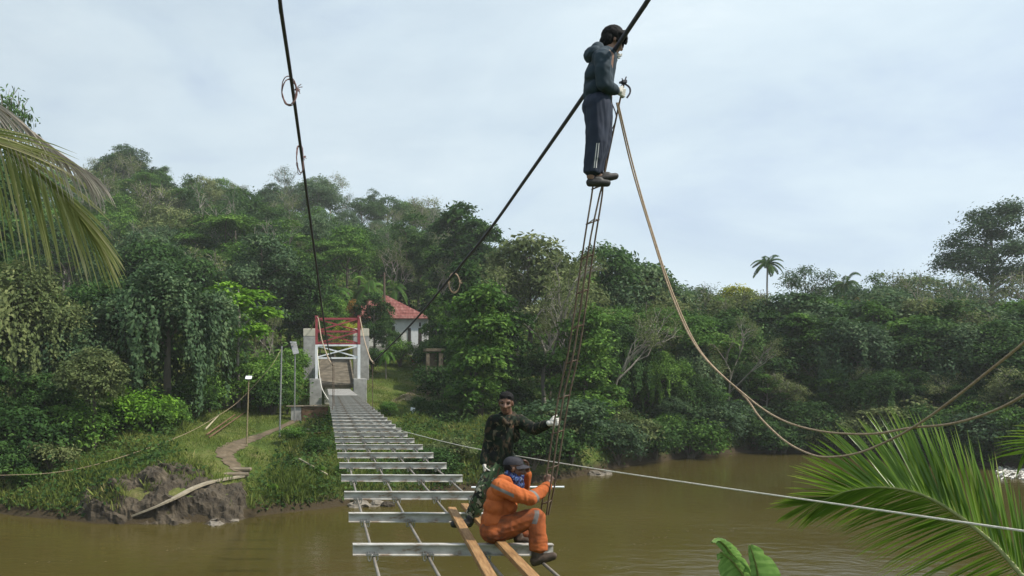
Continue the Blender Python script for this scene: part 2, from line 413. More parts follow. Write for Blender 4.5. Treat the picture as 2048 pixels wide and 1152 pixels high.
def make_proto(kind, seed, H, q=1.0):
    """returns (wood MB, leaf verts, tint) at real size, base at the origin"""
    rng = np.random.default_rng(seed)
    S = H / 10.0
    if kind == 'round':            # dense broadleaf, leafy nearly to the ground
        lobes = [(0, 0, .80 * H, .20 * H, .20 * H, .18 * H)]
        for i in range(9):
            a = i * 2.4 + rng.uniform(-.4, .4); rr = rng.uniform(.13, .27) * H; z = rng.uniform(.30, .78) * H
            s = rng.uniform(.13, .2) * H
            lobes.append((math.cos(a) * rr, math.sin(a) * rr, z, s, s, s * .8))
        V, t = lobes_leaves(lobes, int(210 * q), 34, .34 * S ** .3, .17 * S ** .3, rng, sig=(.38 * S, .2 * S))
        return trunk_and_limbs(H, lobes, .028 * H, rng), V, t
    if kind == 'broad':            # wide forest crown, clear bole hidden by neighbours
        lobes = [(0, 0, .84 * H, .26 * H, .26 * H, .13 * H)]
        for i in range(8):
            a = i * 2.4 + rng.uniform(-.5, .5); rr = rng.uniform(.2, .42) * H; z = (.86 - .55 * (rr / H) + rng.uniform(-.1, .05)) * H
            s = rng.uniform(.13, .2) * H
            lobes.append((math.cos(a) * rr, math.sin(a) * rr, z - rng.uniform(0, .08) * H, s, s, s * .9))
        V, t = lobes_leaves(lobes, int(200 * q), 32, .40 * S ** .3, .2 * S ** .3, rng, sig=(.42 * S, .24 * S))
        return trunk_and_limbs(H, lobes, .024 * H, rng), V, t
    if kind == 'layered':          # flat tiers like an albizia
        lobes = []
        for i in range(13):
            a = i * 2.4 + rng.uniform(-.4, .4); rr = (.08 + .52 * math.sqrt((i + .5) / 13)) * H
            z = (.93 - .55 * (rr / H) ** 1.6 - rng.uniform(0, .22)) * H
            s = rng.uniform(.14, .22) * H
            lobes.append((math.cos(a) * rr, math.sin(a) * rr, z, s, s, s * .2))
        V, t = lobes_leaves(lobes, int(330 * q), 30, .34 * S ** .3, .13 * S ** .3, rng, sig=(.5 * S, .07 * S), upw=1.3, rmin=.1, low=-.1)
        return trunk_and_limbs(H, lobes, .022 * H, rng, bole=.3), V, t
    if kind == 'tall':             # narrow, clumped column
        lobes = []
        for i in range(11):
            z = (.14 + .077 * i) * H; a = i * 2.2; rr = rng.uniform(.06, .17) * H * (1.15 - z / H * .6); s = rng.uniform(.09, .15) * H * (1.2 - z / H * .45)
            lobes.append((math.cos(a) * rr, math.sin(a) * rr, z, s, s, s * .75))
        V, t = lobes_leaves(lobes, int(230 * q), 32, .32 * S ** .3, .16 * S ** .3, rng, sig=(.36 * S, .13 * S))
        return trunk_and_limbs(H, lobes, .02 * H, rng), V, t
    if kind == 'wispy':            # thin rubber-tree crown, the limbs show through
        lobes = []
        for i in range(12):
            a = i * 2.4; rr = rng.uniform(.06, .24) * H; z = rng.uniform(.5, .96) * H
            lobes.append((math.cos(a) * rr, math.sin(a) * rr, z, .11 * H, .11 * H, .09 * H))
        V, t = lobes_leaves(lobes, int(150 * q), 15, .30 * S ** .3, .12 * S ** .3, rng, sig=(.40 * S, .22 * S), rmin=.2)
        mb = trunk_and_limbs(H, lobes, .016 * H, rng, bole=.42)
        for l in lobes:            # twigs
            c = Vector(l[:3])
            for j in range(5):
                e = c + Vector((rng.normal(), rng.normal(), abs(rng.normal()) + .3)).normalized() * .13 * H
                mb.tube([c - Vector((0, 0, .04 * H)), c.lerp(e, .5) + Vector((0, 0, .02 * H)), e], [.03 * S, .022 * S, .01 * S], 4, cap=False)
        return mb, V, t
    if kind == 'vine':             # old tree buried under hanging creepers
        lobes = []
        for i in range(11):
            a = i * 2.4 + rng.uniform(-.3, .3); rr = rng.uniform(.02, .32) * H; z = (.84 - .5 * rr / H + rng.uniform(-.16, .06)) * H
            s = rng.uniform(.12, .17) * H; lobes.append((math.cos(a) * rr, math.sin(a) * rr, z, s, s, s * .9))
        V, t = lobes_leaves(lobes, int(250 * q), 26, .28 * S ** .3, .17 * S ** .3, rng, sig=(.34 * S, .2 * S), curtain=.5 * S)
        n = int(46 * q); per = 70    # curtains
        a = rng.uniform(0, 6.28, n); rr = rng.uniform(.22, .46, n) * H; zt = rng.uniform(.45, .8, n) * H; ln = rng.uniform(.18, .45, n) * H
        kk = np.repeat(np.arange(n), per); u = rng.random(n * per)
        wv = rng.uniform(.14, .3, n)[kk] * S * (1 - .6 * u)
        cen = np.stack([np.cos(a[kk]) * rr[kk], np.sin(a[kk]) * rr[kk], np.maximum(zt[kk] - u * ln[kk], .1)], 1) + rng.normal(size=(n * per, 3)) * wv[:, None]
        nrm = np.stack([np.cos(a[kk]), np.sin(a[kk]), np.full(n * per, .6)], 1) + rng.normal(size=(n * per, 3)) * .4
        Ls = .27 * S ** .3 * rng.uniform(.7, 1.3, n * per)
        V2 = leaf_arrays(cen, nrm, Ls, Ls * .6, rng, np.tile([0, 0, -1.0], (n * per, 1)) + rng.normal(size=(n * per, 3)) * .3)
        t2 = np.clip(rng.normal(.5, .17, n)[kk] + rng.normal(0, .1, n * per), 0, 1)
        return trunk_and_limbs(H, lobes, .03 * H, rng), np.concatenate([V, V2]), np.concatenate([t, t2])
    if kind == 'bare':             # branching frame with hardly a leaf left
        mb = MB(); tips = []
        def grow(p, d, L, r, depth):
            e = p + d * L; m_ = p.lerp(e, .5) + Vector((rng.normal(), rng.normal(), rng.normal())) * L * .06
            mb.tube([p, m_, e], [r, r * .85, r * .66], 5, cap=False)
            if depth == 0: tips.append(e); return
            for j in range(3 if depth > 1 else 4):
                nd = (d + Vector((rng.normal(), rng.normal(), rng.normal() * .6 + .25)) * .52).normalized()
                grow(e if j else p.lerp(e, .75), nd, L * rng.uniform(.55, .8), r * .6, depth - 1)
        grow(Vector((0, 0, -.3)), Vector((.05, 0, 1)).normalized(), H * .40, .016 * H, 4)
        tp = np.array([tuple(v) for v in tips]); k = rng.choice(len(tp), int(260 * q)); n = len(k) * 4
        cen = tp[np.repeat(k, 4)] + rng.normal(size=(n, 3)) * .22
        V = leaf_arrays(cen, rng.normal(size=(n, 3)) + np.array([0, 0, .6]), .22, .09, rng)
        return mb, V, np.clip(rng.normal(.5, .2, n), 0, 1)
    if kind == 'shrub':
        lobes = []
        for i in range(7):
            a = i * 2.4; rr = rng.uniform(0, .45) * H; s = rng.uniform(.28, .42) * H
            lobes.append((math.cos(a) * rr, math.sin(a) * rr, rng.uniform(.3, .62) * H, s, s, s * .85))
        V, t = lobes_leaves(lobes, int(130 * q), 26, .24 * S ** .12, .125 * S ** .12, rng, sig=(.24, .12), rmin=.4)
        mb = MB()
        for l in lobes:
            c = Vector(l[:3]); mb.tube([(0, 0, -.2), (c.x * .4, c.y * .4, c.z * .55), c], [.035 * H, .022 * H, .01 * H], 5, cap=False)
        return mb, V, t
    if kind == 'sapling':          # thin stem, whorled big pale leaves
        mb = MB(); mb.tube([(0, 0, -.3), (.1, 0, H * .4), (-.05, .05, H * .75), (.05, 0, H * .97)], [.014 * H, .011 * H, .008 * H, .004 * H], 6)
        lobes = []
        for i in range(9):
            a = i * 2.4; z = (.55 + .05 * i) * H; rr = (.26 - .022 * i) * H
            c = Vector((math.cos(a) * rr, math.sin(a) * rr, z)); lobes.append((c.x, c.y, c.z, .11 * H, .11 * H, .055 * H))
            mb.tube([(0, 0, z - .1 * H), c.lerp(Vector((0, 0, z - .05 * H)), .5), c], [.006 * H, .005 * H, .003 * H], 4, cap=False)
        V, t = lobes_leaves(lobes, int(110 * q), 26, .36, .2, rng, sig=(.3, .1), upw=1.1, rmin=.2)
        return mb, V, t
    raise ValueError(kind)

def palm_leaves(rng, n_fronds, Lf, base, droop=1.0, seg=14, leaflet=.55, up=(25, 75)):
    """feather fronds from a crown point: (rachis MB, leaflet verts, tint)"""
    mb = MB(); Vs = []; ts = []
    for i in range(n_fronds):
        a = i * 2.4 + rng.uniform(-.2, .2); el = R(rng.uniform(*up)); L = Lf * rng.uniform(.85, 1.1)
        p = Vector(base); d = Vector((math.cos(a) * math.cos(el), math.sin(a) * math.cos(el), math.sin(el))); pts = [p.copy()]
        for k in range(seg):
            p = p + d * L / seg; pts.append(p.copy()); d = (d + Vector((0, 0, -droop * .2))).normalized()
        mb.tube(pts, list(np.linspace(.03, .006, seg + 1) * Lf / 2), 4, cap=False)
        tint = np.clip(rng.normal(.5, .15), 0, 1)
        for k in range(2, seg + 1):
            for s in (-1, 1):
                for h in (0, .25, .5, .75):
                    q = pts[k - 1].lerp(pts[k], h); dd = (pts[k] - pts[k - 1]).normalized(); sd_ = dd.cross(Vector((0, 0, 1))).normalized() * s
                    ll = leaflet * Lf / 2 * math.sin(math.pi * min((k + h) / (seg + 2) * .85 + .12, 1)) * rng.uniform(.8, 1.1)
                    ax = (sd_ + dd * .7 + Vector((0, 0, -.55))).normalized()
                    nv = ax.cross(dd).normalized()
                    Vs.append(leaf_arrays(np.array([q + ax * ll * .5]), np.array([nv]), ll, .022 * Lf / 2 + .02, rng, np.array([ax]))); ts.append(tint + rng.normal() * .08)
    return mb, np.concatenate(Vs), np.clip(np.array(ts), 0, 1)

# ------------------------------------------------------------------ where things stand, in words
def cables_x(py):   # the two main cables in the photograph, for wording only
    return np.interp(py, [20, 410, 630, 730], [562, 617, 650, 665]), np.interp(py, [20, 195, 360, 550, 722], [1283, 1165, 1050, 905, 750])
TREES = 0
def place(proto, name, px, Y, py_top=None, scale=None, rz=None, wid=1.0, label=None, cat='tree', group=None, lean=0.0, sink=0.0):
    """proto = dict(H, objs=[(part name, mesh)]) - an Empty with trunk and crown, or one mesh when far"""
    X = (px - 647) / F * Y; g = tz(X, Y)
    if py_top is not None: scale = (CAMZ + (738 - py_top) / F * Y - g) / proto['H']
    rz = random.uniform(0, 6.28) if rz is None else rz
    if len(proto['objs']) == 1:
        o = link_mesh(name, proto['objs'][0][1]); o.location = (X, Y, g - sink); o.rotation_euler = (0, 0, rz)
    else:
        o = empty(name, (X, Y, g - sink), rz)
        for pn, me in proto['objs']: own(o, link_mesh(pn, me, o))
    if lean: o.rotation_euler = (Matrix.Rotation(lean, 3, 'Y') @ Matrix.Rotation(rz, 3, 'Z')).to_euler()
    o.scale = (scale * wid, scale * wid, scale)
    tag(o, label, cat, group)
    return o
def near_proto(kind, seed, H, leaf, bark=None, q=1.0):
    mb, V, t = make_proto(kind, seed, H, q)
    return dict(H=H, objs=[('trunk' if kind != 'shrub' else 'stem', mb.mesh('trunk', [bark or BARK])), ('crown', quads_mesh('crown', V, t, LEAF[leaf]))])
def far_proto(kind, seed, H, leaf, bark=None, q=1.0):
    mb, V, t = make_proto(kind, seed, H, q)
    return dict(H=H, objs=[('tree', join_tube_and_leaves('forest_tree', mb, V, t, [bark or BARK, LEAF[leaf]]))])
def palm_proto(seed, H, nf, Lf, droop, leaf='palm', trunk_r=.09, up=(25, 75)):
    rng = np.random.default_rng(seed)
    mb = MB(); mb.tube([(0, 0, -.3), (.08, 0, H * .35), (-.05, .05, H * .7), (0, 0, H * .86)], [trunk_r * 1.3, trunk_r, trunk_r * .9, trunk_r * .8], 8)
    fr, V, t = palm_leaves(rng, nf, Lf, (0, 0, H * .86), droop, up=up)
    return dict(H=H * .86 + Lf * .5, objs=[('trunk', mb.mesh('trunk', [BARK_PALE])), ('crown', join_tube_and_leaves('crown', fr, V, t, [LEAF['olive'], LEAF[leaf]]))])
# ================================================================== the forest
COLOUR = {'deep': 'dark green', 'mid': 'green', 'bright': 'bright green', 'olive': 'grey-green', 'yellow': 'yellow-green', 'russet': 'rusty brown', 'blue': 'bluish green'}
SHAPE = {'round': 'dense bushy', 'broad': 'wide-crowned', 'layered': 'flat-tiered', 'tall': 'narrow tall', 'wispy': 'thin open', 'vine': 'creeper-covered', 'bare': 'nearly bare'}
FAR = []
for i, (k, lf, H) in enumerate([('broad', 'deep', 13), ('broad', 'mid', 12), ('round', 'blue', 12), ('round', 'deep', 11), ('wispy', 'olive', 14), ('broad', 'olive', 12),
                                ('tall', 'mid', 13), ('layered', 'mid', 12), ('round', 'mid', 11), ('wispy', 'blue', 14), ('broad', 'blue', 13), ('tall', 'deep', 14)]):
    p = far_proto(k, 100 + i, H, lf, BARK_PALE if k == 'wispy' else BARK, q=1.25); p['k'] = k; p['leaf'] = lf; FAR.append(p)
FARW = np.array([1.1, 1.1, 1.1, 1.1, 1.5, 1.0, 1.1, .55, 1.2, 1.2, .9, 1.0]); FARW /= FARW.sum()

def zone_words(px, py):
    l, r = cables_x(min(max(py, 20), 725))
    if px < 150: h = 'behind the hanging palm fronds'
    elif px < 330: h = 'below the round hilltop'
    elif px < l - 60: h = 'left of the left cable'
    elif px < l + 70: h = 'behind the left cable'
    elif px < r - 60: h = 'between the two main cables'
    elif px < r + 60: h = 'behind the right cable'
    elif px < 1150: h = 'between right cable and ladder'
    elif px < 1350: h = 'between ladder and hanging ropes'
    elif px < 1500: h = 'just right of the hanging ropes'
    elif px < 1640: h = 'around the lone slender palm'
    elif px < 1800: h = 'right of the lone slender palm'
    else: h = 'below the big lone tree'
    return h
def forest(nm, pts, hill):
    for (px, Y, hscale) in pts:
        p = FAR[RNG.choice(len(FAR), p=FARW)]
        X = (px - 647) / F * Y; g = tz(X, Y); py = 738 - (g + p['H'] * hscale - CAMZ) / Y * F
        up = 'on the hill crest' if Y > 195 else ('high on the hillside' if Y > 150 else ('halfway up the hillside' if Y > 110 else 'low on the hillside'))
        if not hill: up = 'on the right ridge' if Y > 96 else 'on the right river bank'
        lb = f"{COLOUR[p['leaf']]} {SHAPE[p['k']]} tree {up}, {zone_words(px, py)}"
        place(p, nm, px, Y, scale=hscale, wid=random.uniform(.8, 1.15), label=lb, group=f"{COLOUR[p['leaf']]} {SHAPE[p['k']]} trees {up} {zone_words(px, py)}")
# hillside rows, staggered; spacing widens with distance
pts = []
Y = 84.0; row = 0
while Y < 236:
    sp = 7.2 + (Y - 84) * .030
    x0, x1 = (-260 - 647) / F * Y, (lerp(960, 1040, (Y - 84) / 150) - 647) / F * Y
    x = x0 + (row % 2) * sp * .5
    while x < x1:
        xx, yy = x + random.uniform(-1, 1) * sp * .32, Y + random.uniform(-1, 1) * sp * .35
        px = 647 + F * xx / yy
        if not (620 < px < 905 and yy < 112) and not (px < -60 and (row % 2 or yy < 110)) and not (380 < px < 720 and yy < 88):
            pts.append((px, yy, random.choice([random.uniform(.6, .95), random.uniform(.85, 1.25)]) if Y < 190 else random.uniform(.75, 1.3)))
        x += sp
    Y += sp * .86 * (1.15 if Y > 130 else 1); row += 1
n_hill = len(pts)
forest('forest_tree', pts, True)
pts = []
Y = 74.0; row = 0
while Y < 122:
    sp = 7.4 + (Y - 74) * .03
    x0, x1 = (lerp(960, 1060, (Y - 74) / 46) - 647) / F * Y, (2190 - 647) / F * Y
    x = x0 + (row % 2) * sp * .5
    while x < x1:
        xx, yy = x + random.uniform(-1, 1) * sp * .3, Y + random.uniform(-1, 1) * sp * .3
        px = 647 + F * xx / yy
        if yy > np.interp(px, _px, _shore) + 9: pts.append((px, yy, random.uniform(.7, 1.05) * (.82 if 1470 < px < 1600 else 1)))
        x += sp
    Y += sp * .95; row += 1
forest('forest_tree', pts, False)
print('forest', n_hill, len(pts))

# ------------------------------------------------------------------ nearer trees, one by one
NP = {}
def nproto(kind, leaf, seed=1, H=10.0, bark=None, q=1.6):
    key = (kind, leaf, seed)
    if key not in NP: NP[key] = near_proto(kind, 300 + seed * 17 + len(kind), H, leaf, bark, q)
    return NP[key]
def T(kind, leaf, px, Y, py_top, label, seed=1, wid=1.0, name='broadleaf_tree', **kw):
    return place(nproto(kind, leaf, seed, bark=BARK_PALE if kind in ('wispy', 'bare', 'sapling') else None), name, px, Y, py_top=py_top, wid=wid, label=label, **kw)
# left bank
T('wispy', 'deep', -8, 72, 190, 'very tall open-crowned tree at the left edge, rising above the palm fronds', 2, .5)
T('tall', 'deep', -50, 66, 260, 'tall dark tree cut by the left picture edge', 3, .8)
T('vine', 'blue', 335, 56, 520, 'large creeper-draped tree left of the clearing, hung with leafy curtains', 1, 1.05, name='vine_covered_tree')
T('vine', 'deep', 235, 58, 545, 'dark creeper-draped tree left of the largest draped tree', 2, 1.0, name='vine_covered_tree')
T('vine', 'blue', 130, 53, 615, 'creeper-draped tree with pale leaf tips, second from the left edge on the bank', 3, 1.0, name='vine_covered_tree')
T('vine', 'olive', 30, 52, 520, 'olive creeper-covered tree at the left edge below the palm fronds', 1, .95, name='vine_covered_tree')
T('vine', 'deep', 410, 62, 610, 'slim creeper-covered tree between the draped mass and the bright sapling', 2, .8, name='vine_covered_tree')
T('round', 'deep', 180, 62, 560, 'dark bushy tree behind the draped trees on the left bank', 4)
T('round', 'mid', 70, 60, 590, 'green bushy tree behind the left edge of the bank', 5)
T('round', 'olive', 188, 44.5, 690, 'small pale-topped tree with a twisted bare trunk near the rocks', 6, .95)
T('round', 'deep', -40, 45, 700, 'dark leafy tree at the lower left edge above the water', 7, 1.1)
T('round', 'deep', 85, 46.5, 745, 'low dark tree on the left bank near the water', 4, 1.2)
T('sapling', 'bright', 478, 63, 568, 'bright green slender-stemmed sapling behind the grassy clearing', 1, 1.25, name='sapling')
T('sapling', 'mid', 448, 66, 600, 'green thin-stemmed sapling left of the bright sapling', 2, 1.1, name='sapling')
T('bare', 'olive', 455, 64, 640, 'leafless pale sapling leaning beside the clearing', 1, .6, name='bare_sapling')
T('bare', 'olive', 545, 68, 640, 'thin brown branchy shrub tree left of the concrete pillar', 2, .7, name='bare_sapling')
T('layered', 'mid', 470, 118, 396, 'broad flat-tiered tree standing out in the middle of the hillside', 1, 1.05, name='umbrella_tree')
T('layered', 'deep', 560, 112, 470, 'smaller flat-tiered tree right of the broad tiered tree', 2, 1.0, name='umbrella_tree')
T('layered', 'mid', 400, 110, 470, 'flat-tiered tree left of the broad tiered tree on the hillside', 3, .9, name='umbrella_tree')
T('round', 'mid', 560, 92, 560, 'leafy green tree above the clearing left of the left cable', 5)
T('round', 'deep', 610, 90, 590, 'dark tree behind the red tower top, left side', 4)
T('round', 'mid', 510, 88, 600, 'green bushy tree right behind the bright sapling', 6)
T('broad', 'mid', 410, 86, 560, 'wide green tree above the draped trees', 1)
T('broad', 'deep', 300, 84, 480, 'wide dark tree above the largest draped tree', 2)
T('broad', 'deep', 250, 200, 303, 'rounded dark tree crowning the hilltop', 2, 1.1)
T('round', 'deep', 305, 178, 335, 'dark bushy tree just right of the hilltop', 7, 1.3)
# around the house
T('round', 'mid', 668, 88, 590, 'leafy tree directly behind the red tower', 8, .9)
T('round', 'yellow', 690, 82, 640, 'yellow-tinged bush behind the right half of the red tower', 2, .9)
T('tall', 'mid', 872, 90, 575, 'green tree at the right corner of the house', 2, .75)
T('round', 'deep', 748, 89, 584, 'dark leafy tree hiding the left half of the red roof', 5, .8)
T('round', 'russet', 706, 90, 598, 'tree with rusty orange new leaves behind the red tower', 3, .45)
T('round', 'deep', 772, 88, 628, 'dark leafy tree in front of the white house', 9, .72)
T('bare', 'olive', 795, 112, 500, 'pale bare-branched tree on the slope above the house', 3, 1.0, name='bare_tree')
T('bare', 'olive', 870, 106, 520, 'pale bare-branched tree above the house, behind the right cable', 1, .9, name='bare_tree')
T('tall', 'deep', 910, 112, 398, 'tallest dark tree, its top rising above the ridge behind the right cable', 1, 1.05)
T('tall', 'deep', 952, 106, 430, 'tall dark tree right of the tallest tree', 2, 1.0)
T('tall', 'deep', 938, 78, 520, 'dark bushy tree right of the house', 7)
# right of the bridge, along the bank
T('tall', 'mid', 960, 60, 570, 'leafy green tree with a thin pale trunk behind the standing soldier', 3, 1.15)
T('tall', 'mid', 940, 66, 620, 'green tree between the house and the soldier', 4, 1.15)
T('tall', 'deep', 1012, 62, 590, 'dark green tree right behind the soldier, left of the bare tree', 5, 1.1)
T('broad', 'olive', 1060, 84, 470, 'grey-green tree on the ridge left of the ladder', 1)
T('bare', 'olive', 1090, 63, 520, 'pale bare-branched tree left of the ladder', 2, .95, name='bare_tree')
T('bare', 'olive', 1128, 60, 590, 'thin bare-branched tree directly behind the ladder', 3, .7, name='bare_tree')
T('round', 'deep', 1100, 64, 690, 'dark low tree in the shade left of the ladder foot', 6)
T('tall', 'mid', 1172, 59, 600, 'leafy green tree right of the ladder', 1, 1.1)
T('broad', 'deep', 1205, 86, 488, 'dark round tree breaking the skyline right of the ladder', 2, .8)
T('broad', 'blue', 1268, 84, 525, 'bluish tree on the skyline left of the hanging ropes', 3, .9)
T('bare', 'olive', 1212, 60.5, 600, 'leaning pale bare tree with a long side branch, between ladder and ropes', 1, .85, name='bare_tree', lean=R(14))
T('layered', 'mid', 1292, 70, 570, 'tiered green tree left of the hanging ropes', 3, .85, name='umbrella_tree')
T('vine', 'deep', 1225, 66, 640, 'dark creeper-covered tree behind the leaning bare tree', 2)
T('vine', 'mid', 1322, 66, 700, 'tree hung with a bright green creeper, behind the ropes', 1, .9, name='vine_covered_tree')
T('bare', 'bright', 1395, 72, 735, 'low branch of bright leaves right of the ropes over dark shade', 2, .5, name='bare_sapling')
for i, (px, Y, pt, k, lf, sd_) in enumerate([
    (1380, 76, 620, 'round', 'deep', 4), (1440, 80, 590, 'wispy', 'olive', 5), (1470, 78, 650, 'round', 'deep', 5), (1530, 78, 640, 'vine', 'deep', 3),
    (1590, 76, 690, 'round', 'blue', 6), (1640, 80, 600, 'broad', 'mid', 3), (1700, 78, 660, 'round', 'deep', 7), (1760, 80, 600, 'sapling', 'bright', 3),
    (1820, 78, 640, 'broad', 'deep', 2), (1880, 76, 650, 'round', 'mid', 8), (1930, 74, 600, 'vine', 'blue', 2), (1990, 72, 660, 'round', 'deep', 9),
    (2040, 74, 600, 'round', 'mid', 5), (2110, 72, 600, 'broad', 'deep', 1), (1420, 74, 740, 'round', 'deep', 8), (1560, 73, 770, 'round', 'deep', 9), (1780, 72, 750, 'vine', 'deep', 1), (1350, 69, 760, 'round', 'deep', 5)]):
    where = ['right beside the hanging ropes', 'right of the ropes, halfway to the slender palm', 'left of the slender palm, low on the bank', 'under the slender palm', 'right of the slender palm, low on the bank',
             'on the slope right of the slender palm', 'above the middle of the palm frond', 'standing out brightest on the right bank', 'upper slope left of the big lone tree', 'under the left half of the big lone tree',
             'under the big lone tree', 'near the right edge, low on the bank', 'at the right edge under the big lone tree', 'cut by the right picture edge', 'in dark shade above the lower rope loop', 'at the water by the rope bottom', 'right above the frond tip', 'in shade just right of the rope strand'][i]
    T(k, lf, px, Y, pt, f"{COLOUR[lf]} {SHAPE.get(k, 'slender')} tree {where}", sd_, 1.1)
# thick front rows over the water on the right bank
rk = [('round', 'deep', 4), ('tall', 'deep', 7), ('vine', 'deep', 1), ('vine', 'blue', 2), ('tall', 'mid', 5), ('vine', 'deep', 3), ('broad', 'deep', 2), ('wispy', 'olive', 6), ('tall', 'deep', 3), ('sapling', 'mid', 2), ('round', 'blue', 6)]
k = 0
for dd, t0, t1, stp, nm in [(3.0, 735, 800, 46, 'lowest over the water'), (7.5, 625, 715, 50, 'in the second row'), (12.5, 575, 655, 62, 'in the third row')]:
    px = 1335 + dd * 3
    while px < 2170:
        kd, lf, sd_ = rk[int(RNG.integers(len(rk)))]; k += 1
        Yt = float(np.interp(px, _px, _shore)) + dd + random.uniform(-.8, .8)
        w_ = zone_words(px, 760)
        T(kd, lf, px, Yt, random.uniform(t0, t1), f"{COLOUR[lf]} {SHAPE.get(kd, 'slender')} tree {nm}, {w_}", sd_, 1.15, group=f"{COLOUR[lf]} {SHAPE.get(kd, 'slender')} trees {nm} {w_}")
        px += stp * random.uniform(.75, 1.2)
for px, Y, pt, sd_, w_ in [(1462, 71, 640, 2, 'left of the rope bend, over dark bushes'), (1655, 71, 690, 3, 'above the lowest point of the ropes'), (1842, 68, 660, 1, 'behind the rope crossing'), (1330, 70, 640, 3, 'beside the bright hanging creeper')]:
    T('bare', 'olive', px, Y, pt, f'pale bare-limbed tree on the right bank {w_}', sd_, .8, name='bare_tree')
T('round', 'russet', 1700, 100, 588, 'rusty brown tree on the right ridge below the palm cluster', 2, .8)
T('round', 'yellow', 1475, 112, 568, 'yellow-green tree on the ridge left of the slender palm', 3, 1.0)
T('round', 'yellow', 1500, 108, 592, 'lower yellow-green tree beneath the slender palm', 2, .8)
T('wispy', 'blue', 1612, 110, 540, 'thin pale tree on the ridge right of the slender palm', 5, .9)
# palms
place(palm_proto(1, 12, 17, 1.9, .75, leaf='deep', up=(0, 75)), 'areca_palm', 1535, 104, py_top=508, label='lone slender palm standing above the right ridge', cat='palm tree', wid=.95)
pc = palm_proto(2, 10, 16, 3.2, .9, leaf='deep', up=(5, 70))
place(pc, 'palm_tree', 1690, 104, py_top=541, label='broad palm crown on the ridge right of the lone palm', cat='palm tree', wid=.6)
pg = palm_proto(3, 7, 15, 3.4, 1.0, leaf='mid', trunk_r=.11, up=(10, 75))
for px, Yp, pt, lb in [(738, 100, 545, 'palm left of the antenna mast behind the house'), (790, 108, 556, 'palm behind the red roof, right of the antenna mast'),
                       (672, 96, 560, 'palm directly behind the tower, at the left cable'), (712, 104, 575, 'palm between tower and antenna mast'), (640, 92, 600, 'low palm left of the tower top')]:
    place(pg, 'palm_tree', px, Yp, py_top=pt, label=lb, cat='palm tree', wid=.8)
place(palm_proto(4, 3.2, 10, 2.4, 1.2, trunk_r=.1), 'palm_tree', 772, 79, py_top=690, label='short palm sprouting on the grass before the house', cat='palm tree', wid=.7)
# the big lone tree on the right ridge: its own frame of limbs
rng = np.random.default_rng(55); H = 24.0; lobes = []
for i in range(26):
    a = i * 2.4; f = math.sqrt((i + .5) / 26); rr = f * 5.6; z = 22.0 - f * f * 9.0 + rng.uniform(-1.4, .8)
    if i % 3 == 0: z -= 4.5; rr *= .8
    lobes.append((math.cos(a) * rr, math.sin(a) * rr, z, rng.uniform(1.5, 2.3), rng.uniform(1.5, 2.3), 1.1))
V, t = lobes_leaves(lobes, 640, 30, .40, .19, rng, sig=(.60, .36), rmin=.2, upw=.6)
big = dict(H=H, objs=[('trunk', trunk_and_limbs(H, lobes, .42, rng, bole=.33).mesh('trunk', [BARK])), ('crown', quads_mesh('crown', V, t, LEAF['blue']))])
place(big, 'big_lone_tree', 1985, 108, py_top=385, label='big lone tree with dark limbs showing, above the right ridge', cat='tree', rz=.4)

